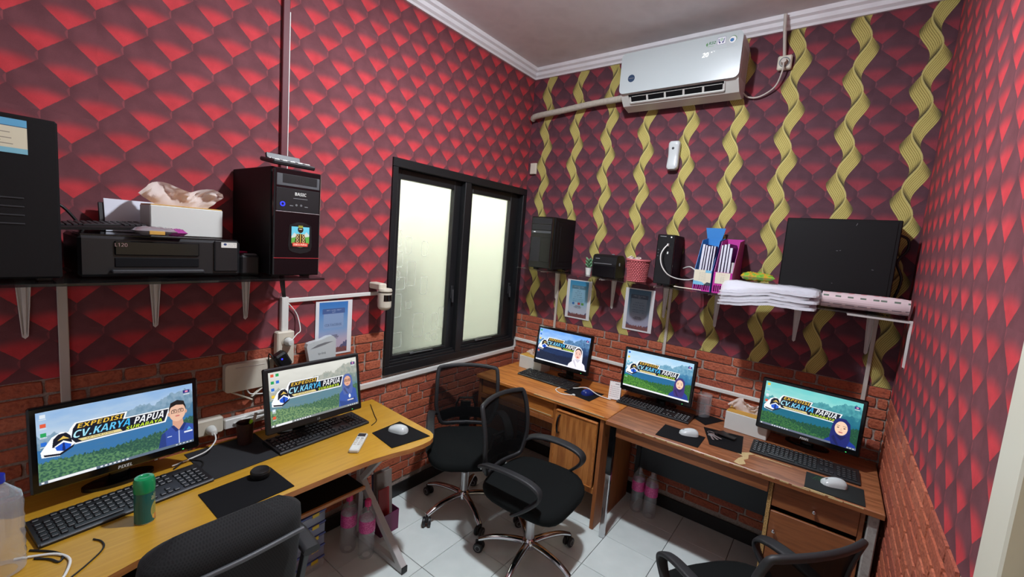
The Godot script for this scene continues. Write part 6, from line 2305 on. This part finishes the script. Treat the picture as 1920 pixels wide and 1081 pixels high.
func desk_things_side() -> void:
	keyboard("black keyboard with a grey front edge before the monitor with the man", Vector3(0.29, DESK, 2.515), PI / 2 + 0.10, "wrist")
	keyboard("black keyboard before the monitor with the blue headscarf", Vector3(0.236, DESK, 1.82), PI / 2 + 0.06)
	mat_pad("black mouse pad on the rounded corner of the yellow desk", [Vector2(0.40, 1.645), Vector2(0.384, 1.468), Vector2(0.612, 1.464), Vector2(0.585, 1.668)], M.black_matte)
	mouse("white mouse on the pad at the rounded desk corner", Vector3(0.468, DESK + 0.003, 1.543), 1.9 + PI, M.white_gloss)
	mat_pad("black mouse pad under the round black mouse", [Vector2(0.40, 2.352), Vector2(0.385, 2.105), Vector2(0.575, 2.10), Vector2(0.59, 2.352)], M.black_matte)
	var rm := thing("computer_mouse", "black round topped mouse on the pad of the yellow desk", "mouse", Vector3(0.43, DESK + 0.003, 2.16))
	part(rm, "shell", lathe([Vector2(0.026, 0.0), Vector2(0.033, 0.006), Vector2(0.034, 0.026), Vector2(0.030, 0.031), Vector2(0.02, 0.028), Vector2(0.001, 0.026)], 28, 50), M.black)
	part(rm, "band", lathe([Vector2(0.0342, 0.021), Vector2(0.0346, 0.023), Vector2(0.0342, 0.025)], 28), M.dark)
	single("cloth_mat", "dark grey cloth mat between the two keyboards", "mat", extrude([Vector2(0.06, 2.30), Vector2(0.05, 2.03), Vector2(0.315, 2.035), Vector2(0.335, 2.29)], DESK + 0.0005, DESK + 0.003), M.pad_cloth)
	# remote control
	var rc := thing("remote_control", "white remote control lying on the yellow desk", "remote", Vector3(0.453, DESK, 1.752), 0.735)
	part(rc, "body", rbox(Vector3(0.044, 0.018, 0.165), 0.005), M.white, Vector3(0, 0.009, 0))
	part(rc, "display", rbox(Vector3(0.034, 0.001, 0.03), 0.0003), M.dark, Vector3(0, 0.0185, -0.058))
	for r in 5:
		for c in 2:
			part(rc, "button", rbox(Vector3(0.012, 0.002, 0.008), 0.001), M.grey if r == 0 else M.conduit, Vector3(-0.009 + c * 0.018, 0.0185, -0.026 + r * 0.015))
	# green can
	var can := thing("spray_can", "tall green spray can with a leaf green cap by the keyboard", "spray can", Vector3(0.437, DESK, 2.505))
	var im := Image.create(256, 160, false, Image.FORMAT_RGB8)
	for y in 160:
		frect(im, 0, y, 256, 1, c8(22, 92, 88))
	fell(im, 128, 104, 46, 44, c8(176, 160, 84))
	fell(im, 128, 104, 40, 38, c8(150, 150, 80))
	for k in 4:
		unread(im, 128, 84 + k * 12, [4, 5], 7, c8(70, 84, 40), k)
	fell(im, 128, 140, 26, 16, c8(190, 120, 70))
	fell(im, 106, 136, 12, 10, c8(206, 168, 80))
	ftext(im, "alfa", 88, 28, 30, c8(206, 196, 140), serif, 0, 80)
	var seg := 28
	var tt := []
	var uv := []
	for j in seg:
		var p := []
		var q := []
		for k in [[0, 0], [1, 0], [1, 1], [0, 1]]:
			var a: float = TAU * (j + k[0]) / seg
			p.append(Vector3(sin(a) * 0.0265, 0.004 + 0.098 * k[1], cos(a) * 0.0265))
			q.append(Vector2(float(j + k[0]) / seg * 2.0, 1.0 - k[1]))
		for o in [0, 2, 1, 0, 3, 2]:
			tt.append(p[o])
			uv.append(q[o])
	var body := part(can, "body", uv_mesh(tt, uv), tex_mat(im, 0.3))
	body.rotation.y = 0.95
	part(can, "base_rim", lathe([Vector2(0.001, 0.0), Vector2(0.025, 0.0), Vector2(0.0268, 0.004)], 28), M.silver)
	part(can, "cap", lathe([Vector2(0.0268, 0.102), Vector2(0.0275, 0.106), Vector2(0.0275, 0.135), Vector2(0.024, 0.147), Vector2(0.015, 0.149), Vector2(0.011, 0.145), Vector2(0.001, 0.145)], 28, 50), mat(c8(28, 138, 84), 0.25))
	# big water bottle at the frame's edge
	var wb := thing("water_bottle", "large clear plastic water bottle with a blue cap on the yellow desk", "bottle", Vector3(0.435, DESK, 2.80))
	var prof := [Vector2(0.03, 0.002), Vector2(0.046, 0.006)]
	for i in 12:
		var yy := 0.02 + i * 0.0125
		prof.append(Vector2(0.0475 - 0.0022 * (i % 2), yy))
	prof.append_array([Vector2(0.0475, 0.185), Vector2(0.043, 0.215), Vector2(0.026, 0.235), Vector2(0.014, 0.25), Vector2(0.014, 0.268)])
	part(wb, "bottle", lathe(prof, 28, 50), M.pet)
	part(wb, "cap", lathe([Vector2(0.0165, 0.252), Vector2(0.0165, 0.272), Vector2(0.001, 0.273)], 20), mat(c8(30, 44, 150), 0.4))
	# pen cup
	var pc := thing("pen_cup", "dark patterned pen cup behind the cloth mat", "cup", Vector3(0.115, DESK + 0.003, 2.095))
	part(pc, "cup", lathe([Vector2(0.001, 0.0), Vector2(0.028, 0.0), Vector2(0.034, 0.095), Vector2(0.032, 0.095), Vector2(0.027, 0.004), Vector2(0.001, 0.004)], 22), tri_mat(noise_tex([c8(24, 18, 20), c8(70, 40, 34), c8(30, 24, 24)], 0.06, 71, 3), Vector3(6, 6, 6), 0.4))
	var pen := thing("highlighter", "green and grey highlighter pen standing in the cup", "pen", Vector3(0.12, DESK + 0.01, 2.09))
	pen.rotation = Vector3(-0.25, 0, -0.1)
	part(pen, "barrel", lathe([Vector2(0.001, 0.0), Vector2(0.006, 0.002), Vector2(0.006, 0.13), Vector2(0.001, 0.131)], 12), M.conduit)
	part(pen, "clip", rbox(Vector3(0.016, 0.02, 0.01), 0.003), mat(c8(170, 226, 30), 0.4), Vector3(0.0, 0.09, 0.009))
	# cables on the near end of the desk
	cable("white usb cable curling over the yellow desk", [Vector3(0.40, DESK + 0.004, 2.775), Vector3(0.42, DESK + 0.004, 2.74), Vector3(0.45, DESK + 0.004, 2.70), Vector3(0.50, DESK + 0.004, 2.68), Vector3(0.56, DESK + 0.004, 2.695), Vector3(0.585, DESK + 0.006, 2.71)], 0.0035, M.cable_white)
	cable("thin black cable ending in two small plugs on the yellow desk", [Vector3(0.44, DESK + 0.003, 2.624), Vector3(0.47, DESK + 0.003, 2.61), Vector3(0.51, DESK + 0.003, 2.615), Vector3(0.56, DESK + 0.003, 2.66), Vector3(0.60, DESK + 0.003, 2.71)], 0.0022, M.cable_black)
	cable("black cable looping beside the water bottle", [Vector3(0.38, DESK + 0.003, 2.745), Vector3(0.43, DESK + 0.003, 2.705), Vector3(0.47, DESK + 0.003, 2.69), Vector3(0.49, DESK + 0.003, 2.70), Vector3(0.46, DESK + 0.003, 2.715), Vector3(0.43, DESK + 0.003, 2.74)], 0.003, M.cable_black)
	cable("thin black cable behind the keyboard on the yellow desk", [Vector3(0.33, DESK + 0.003, 1.60), Vector3(0.30, DESK + 0.003, 1.55), Vector3(0.24, DESK + 0.003, 1.52), Vector3(0.16, DESK + 0.003, 1.48), Vector3(0.1, DESK + 0.003, 1.45)], 0.002, M.cable_black)
	cable("black cable hanging behind the monitor with the man", [Vector3(0.16, DESK + 0.004, 2.36), Vector3(0.13, DESK + 0.01, 2.31), Vector3(0.17, DESK + 0.004, 2.27), Vector3(0.22, DESK + 0.004, 2.29)], 0.003, M.cable_black)


func desk_things_back() -> void:
	keyboard("black keyboard on the orange desk", Vector3(0.525, DESK, 0.262), 0.0 - 0.02)
	keyboard("black keyboard on the brown desk beside the calendar", Vector3(1.285, DESK, 0.212), 0.0)
	keyboard("black keyboard on the brown desk over the green printed pad", Vector3(2.063, DESK, 0.318), 0.02)
	# pads and mice
	mat_pad("black mouse pad on the orange desk under the blue mouse", [Vector2(0.73, 0.386), Vector2(0.745, 0.226), Vector2(0.942, 0.215), Vector2(0.935, 0.415)], M.black_matte)
	mouse("dark blue mouse on the orange desk", Vector3(0.865, DESK + 0.003, 0.30), PI - 0.3, mat(c8(20, 40, 110), 0.25))
	mat_pad("black mouse pad with a white mouse beside the bunch of keys", [Vector2(1.41, 0.392), Vector2(1.415, 0.575), Vector2(1.63, 0.560), Vector2(1.628, 0.398)], M.black_matte)
	mouse("white mouse on the pad beside the bunch of keys", Vector3(1.55, DESK + 0.003, 0.43), 2.1 + PI, M.white_gloss)
	mat_pad("black mouse pad under the bunch of keys", [Vector2(1.585, 0.25), Vector2(1.785, 0.215), Vector2(1.815, 0.46), Vector2(1.665, 0.47)], M.black_matte, 0.0025)
	mat_pad("folded black pad behind the bunch of keys", [Vector2(1.49, 0.14), Vector2(1.545, 0.03), Vector2(1.655, 0.05), Vector2(1.585, 0.215)], M.black_matte)
	var im := Image.create(256, 208, false, Image.FORMAT_RGB8)
	im.fill(c8(12, 18, 16))
	var r := RandomNumberGenerator.new()
	r.seed = 9
	for i in 90:
		var a := Vector2(70, 40) + Vector2.from_angle(r.randf() * TAU) * r.randf() * 50.0
		fell(im, a.x, a.y, 2.0, 2.0, c8(16, 70 + r.randi() % 60, 36))
	unread(im, 210, 190, [6], 9, c8(40, 60, 50), 6)
	single("mouse_pad", "black mouse pad with a green print at the side wall", "mouse pad", card(0.212, 0.17, 0.003), tex_mat(im, 0.7), Vector3(2.192, DESK + 0.002, 0.506), Vector3(-PI / 2, 0, 0))
	mouse("white mouse on the green printed pad", Vector3(2.19, DESK + 0.0036, 0.476), 2.0 + PI, M.white_gloss)
	# charging cable and small calendar
	var ch := thing("charging_cable", "white charging cable looping over the orange desk", "cable")
	part(ch, "cord", sample([Vector3(1.02, DESK + 0.004, 0.28), Vector3(0.93, DESK + 0.012, 0.285), Vector3(0.85, DESK + 0.04, 0.295), Vector3(0.76, DESK + 0.012, 0.29), Vector3(0.68, DESK + 0.004, 0.325), Vector3(0.675, DESK + 0.004, 0.40), Vector3(0.74, DESK + 0.004, 0.44), Vector3(0.805, DESK + 0.004, 0.405)], 0.0032), M.cable_white)
	part(ch, "plug", rbox(Vector3(0.016, 0.008, 0.022), 0.002), M.white, Vector3(0.812, DESK + 0.006, 0.398), Vector3(0, 0.9, 0))
	var ca := thing("desk_calendar", "small white desk calendar between the two monitors", "calendar", Vector3(1.03, DESK, 0.25), 0.25)
	var ci := Image.create(128, 192, false, Image.FORMAT_RGB8)
	ci.fill(c8(226, 226, 224))
	for rr in 6:
		for cc in 6:
			frect(ci, 14 + cc * 17, 52 + rr * 21, 9, 7, c8(190, 110, 110) if cc == 0 else c8(150, 152, 158))
	frect(ci, 60, 22, 44, 8, c8(120, 120, 128))
	part(ca, "page", card(0.075, 0.115, 0.002), tex_mat(ci, 0.6), Vector3(0, 0.062, 0.0), Vector3(-0.25, 0, 0))
	part(ca, "stand", rbox(Vector3(0.075, 0.118, 0.002), 0.0005), M.paper, Vector3(0, 0.06, -0.028), Vector3(0.25, 0, 0))
	for k in 6:
		part(ca, "ring", lathe([Vector2(0.004, -0.0008), Vector2(0.0052, 0.0), Vector2(0.004, 0.0008)], 12), M.dark, Vector3(-0.03 + k * 0.012, 0.118, -0.014), Vector3(0, 0, PI / 2))
	tissue_box("white tissue box with a gold lid beside the corner monitor", Vector3(1.785, DESK, 0.11), -0.06, Vector3(0.215, 0.105, 0.125), 1.15)
	tissue_box("white tissue box behind the monitor with the white headscarf", Vector3(0.30, DESK, 0.115), -0.06, Vector3(0.215, 0.1, 0.12), 0.8)
	# clear jar behind the middle monitor
	var j := thing("clear_jar", "clear plastic jar behind the monitor with the purple headscarf", "jar", Vector3(1.535, DESK, 0.07))
	part(j, "jar", lathe([Vector2(0.001, 0.001), Vector2(0.036, 0.001), Vector2(0.04, 0.006), Vector2(0.04, 0.12), Vector2(0.038, 0.125)], 24), M.clear)
	part(j, "lid", lathe([Vector2(0.042, 0.122), Vector2(0.042, 0.138), Vector2(0.001, 0.139)], 24), M.clear)
	# keys
	var ks := thing("key_bunch", "bunch of metal keys with a black leather fob on a black pad", "keys", Vector3(1.645, DESK + 0.0035, 0.325), -0.75)
	part(ks, "ring", tube(ring_path(0.017, Vector3(-0.01, 0.004, 0.0)), 0.0014, 6), M.silver)
	part(ks, "ring", tube(ring_path(0.012, Vector3(0.012, 0.005, 0.015)), 0.0012, 6), M.silver)
	for k in 3:
		var an := -0.35 + k * 0.3
		var kk := []
		var kb := Basis(Vector3.UP, an)
		lathe_tris(kk, [Vector2(0.001, -0.001), Vector2(0.0125, -0.0012), Vector2(0.0125, 0.0012), Vector2(0.001, 0.001)], 16, kb * Vector3(0.018, 0.003 + k * 0.002, 0.0))
		box_tris(kk, kb * Vector3(0.052, 0.003 + k * 0.002, 0.0), Vector3(0.052, 0.0024, 0.009), 0.0004, kb)
		for q in 4:
			box_tris(kk, kb * Vector3(0.05 + q * 0.005, 0.003 + k * 0.002, 0.004), Vector3(0.003, 0.002, 0.003), 0.0002, kb)
		part(ks, "key", flat(kk), M.silver, Vector3(0.0, 0, 0.015))
	var fob := []
	extrude_tris(fob, [Vector2(-0.02, -0.02), Vector2(-0.03, -0.09), Vector2(0.015, -0.10), Vector2(0.02, -0.02)], 0.002, 0.007)
	extrude_tris(fob, [Vector2(0.0, -0.05), Vector2(0.07, -0.10), Vector2(0.09, -0.07), Vector2(0.015, -0.02)], 0.0075, 0.013)
	part(ks, "leather_fob", flat(fob), M.black)


func ring_path(r: float, c: Vector3) -> Array:
	var p := []
	for i in 25:
		p.append(c + Vector3(cos(TAU * i / 24.0) * r, 0, sin(TAU * i / 24.0) * r))
	return p


# ==================================================================== things under the desks
func drink_bottle(label: String, at: Vector3, cap: bool, group: String, turn := 0.0) -> void:
	var t := thing("water_bottle", label, "bottle", at, turn, group)
	var prof := [Vector2(0.02, 0.003), Vector2(0.036, 0.001), Vector2(0.04, 0.01)]
	for i in 8:
		prof.append(Vector2(0.041 - 0.002 * (i % 2), 0.03 + i * 0.013))
	prof.append_array([Vector2(0.041, 0.14), Vector2(0.041, 0.215), Vector2(0.036, 0.24), Vector2(0.02, 0.265), Vector2(0.0135, 0.275), Vector2(0.0135, 0.29)])
	part(t, "bottle", lathe(prof, 24, 50), M.pet)
	var pinkl := tri_mat(noise_tex([c8(200, 50, 130), c8(226, 110, 170), c8(190, 40, 120), c8(232, 150, 190)], 0.05, 81, 2), Vector3(6, 6, 6), 0.4)
	part(t, "label", lathe([Vector2(0.0416, 0.145), Vector2(0.0416, 0.21)], 24), pinkl)
	if cap:
		part(t, "cap", lathe([Vector2(0.017, 0.278), Vector2(0.017, 0.305), Vector2(0.012, 0.312), Vector2(0.001, 0.312)], 20), M.pink)
		part(t, "strap", sample([Vector3(0.014, 0.30, 0), Vector3(0.035, 0.305, 0.0), Vector3(0.045, 0.285, 0.0), Vector3(0.03, 0.27, 0.0)], 0.002), M.pink)


func under_desk_things() -> void:
	drink_bottle("clear water bottle with pink cap before its twin under the yellow desk", Vector3(0.31, 0, 1.585), true, "pink capped bottles", -0.6)
	drink_bottle("clear water bottle with pink cap nearer the brick under the yellow desk", Vector3(0.205, 0, 1.625), true, "pink capped bottles", -0.6)
	for k in 2:
		var at := Vector3(1.225 + k * 0.088, 0, 0.16 + k * 0.005)
		drink_bottle(["pink wrapped water bottle under the brown desk, nearer the chrome leg", "pink wrapped water bottle under the brown desk, nearer the drawer unit"][k], at, false, "bottles under the brown desk")
	# stacked small parts boxes
	var blue := mat(c8(86, 104, 170), 0.4)
	var lab := ["lowest blue parts box of the stack under the yellow desk", "second blue parts box of the stack under the yellow desk", "third blue parts box of the stack under the yellow desk", "fourth blue parts box of the stack under the yellow desk", "topmost blue parts box of the stack under the yellow desk"]
	for k in 5:
		var t := thing("parts_box", lab[k], "box", Vector3(0.13, k * 0.062, 1.86), 0.08, "stack of parts boxes")
		part(t, "box", rbox(Vector3(0.20, 0.052, 0.17), 0.004), M.clear if k == 0 else glass_mat(c8(150, 156, 180), 0.55, 0.2), Vector3(0, 0.027, 0))
		part(t, "lid", rbox(Vector3(0.205, 0.008, 0.175), 0.002), blue, Vector3(0, 0.057, 0))
		part(t, "latch", rbox(Vector3(0.004, 0.018, 0.035), 0.001), mat(c8(216, 186, 40), 0.4), Vector3(0.1035, 0.052, -0.03))
		part(t, "contents", rbox(Vector3(0.17, 0.03, 0.14), 0.004), [M.conduit, mat(c8(186, 110, 60), 0.6), M.grey, blue, M.ivory][k], Vector3(0, 0.022, 0))
	# magenta bin with calendars and books
	var b := thing("waste_bin", "magenta plastic bin holding rolled calendars beside the desk leg", "bin", Vector3(0.205, 0, 1.40))
	var w := []
	for s in [-1, 1]:
		box_tris(w, Vector3(s * 0.055, 0.06, 0), Vector3(0.003, 0.12, 0.12), 0.001)
		box_tris(w, Vector3(0, 0.06, s * 0.06), Vector3(0.11, 0.12, 0.003), 0.001)
	box_tris(w, Vector3(0, 0.002, 0), Vector3(0.11, 0.004, 0.12), 0.001)
	part(b, "bin", flat(w), mat(c8(104, 16, 72), 0.4))
	part(b, "rim", rbox(Vector3(0.12, 0.01, 0.006), 0.002), mat(c8(120, 20, 84), 0.4), Vector3(0, 0.122, 0.062))
	var books := [["red and white magazine standing in the magenta bin", c8(130, 30, 32), 0.25, 0.03], ["grey folder standing in the magenta bin", c8(110, 102, 98), 0.33, -0.02], ["blue patterned calendar standing in the magenta bin", c8(46, 60, 100), 0.31, -0.04], ["pale folder standing behind the red magazine", c8(120, 112, 106), 0.33, 0.003]]
	for q in books:
		var o := thing("paper_folder", q[0], "folder", Vector3(0.205 + q[3], 0.006, 1.40 + (0.018 if q[3] > 0.02 else -0.006)), 0.0, "papers in the bin")
		o.rotation.z = 0.09
		part(o, "cover", rbox(Vector3(0.008, q[2], 0.07 if q[3] > 0.02 else 0.1), 0.001), mat(q[1], 0.5), Vector3(0, q[2] * 0.5, 0))
		part(o, "pages", rbox(Vector3(0.006, q[2] - 0.01, 0.068 if q[3] > 0.02 else 0.098), 0.0005), M.conduit, Vector3(-0.0068, q[2] * 0.5, 0.0))
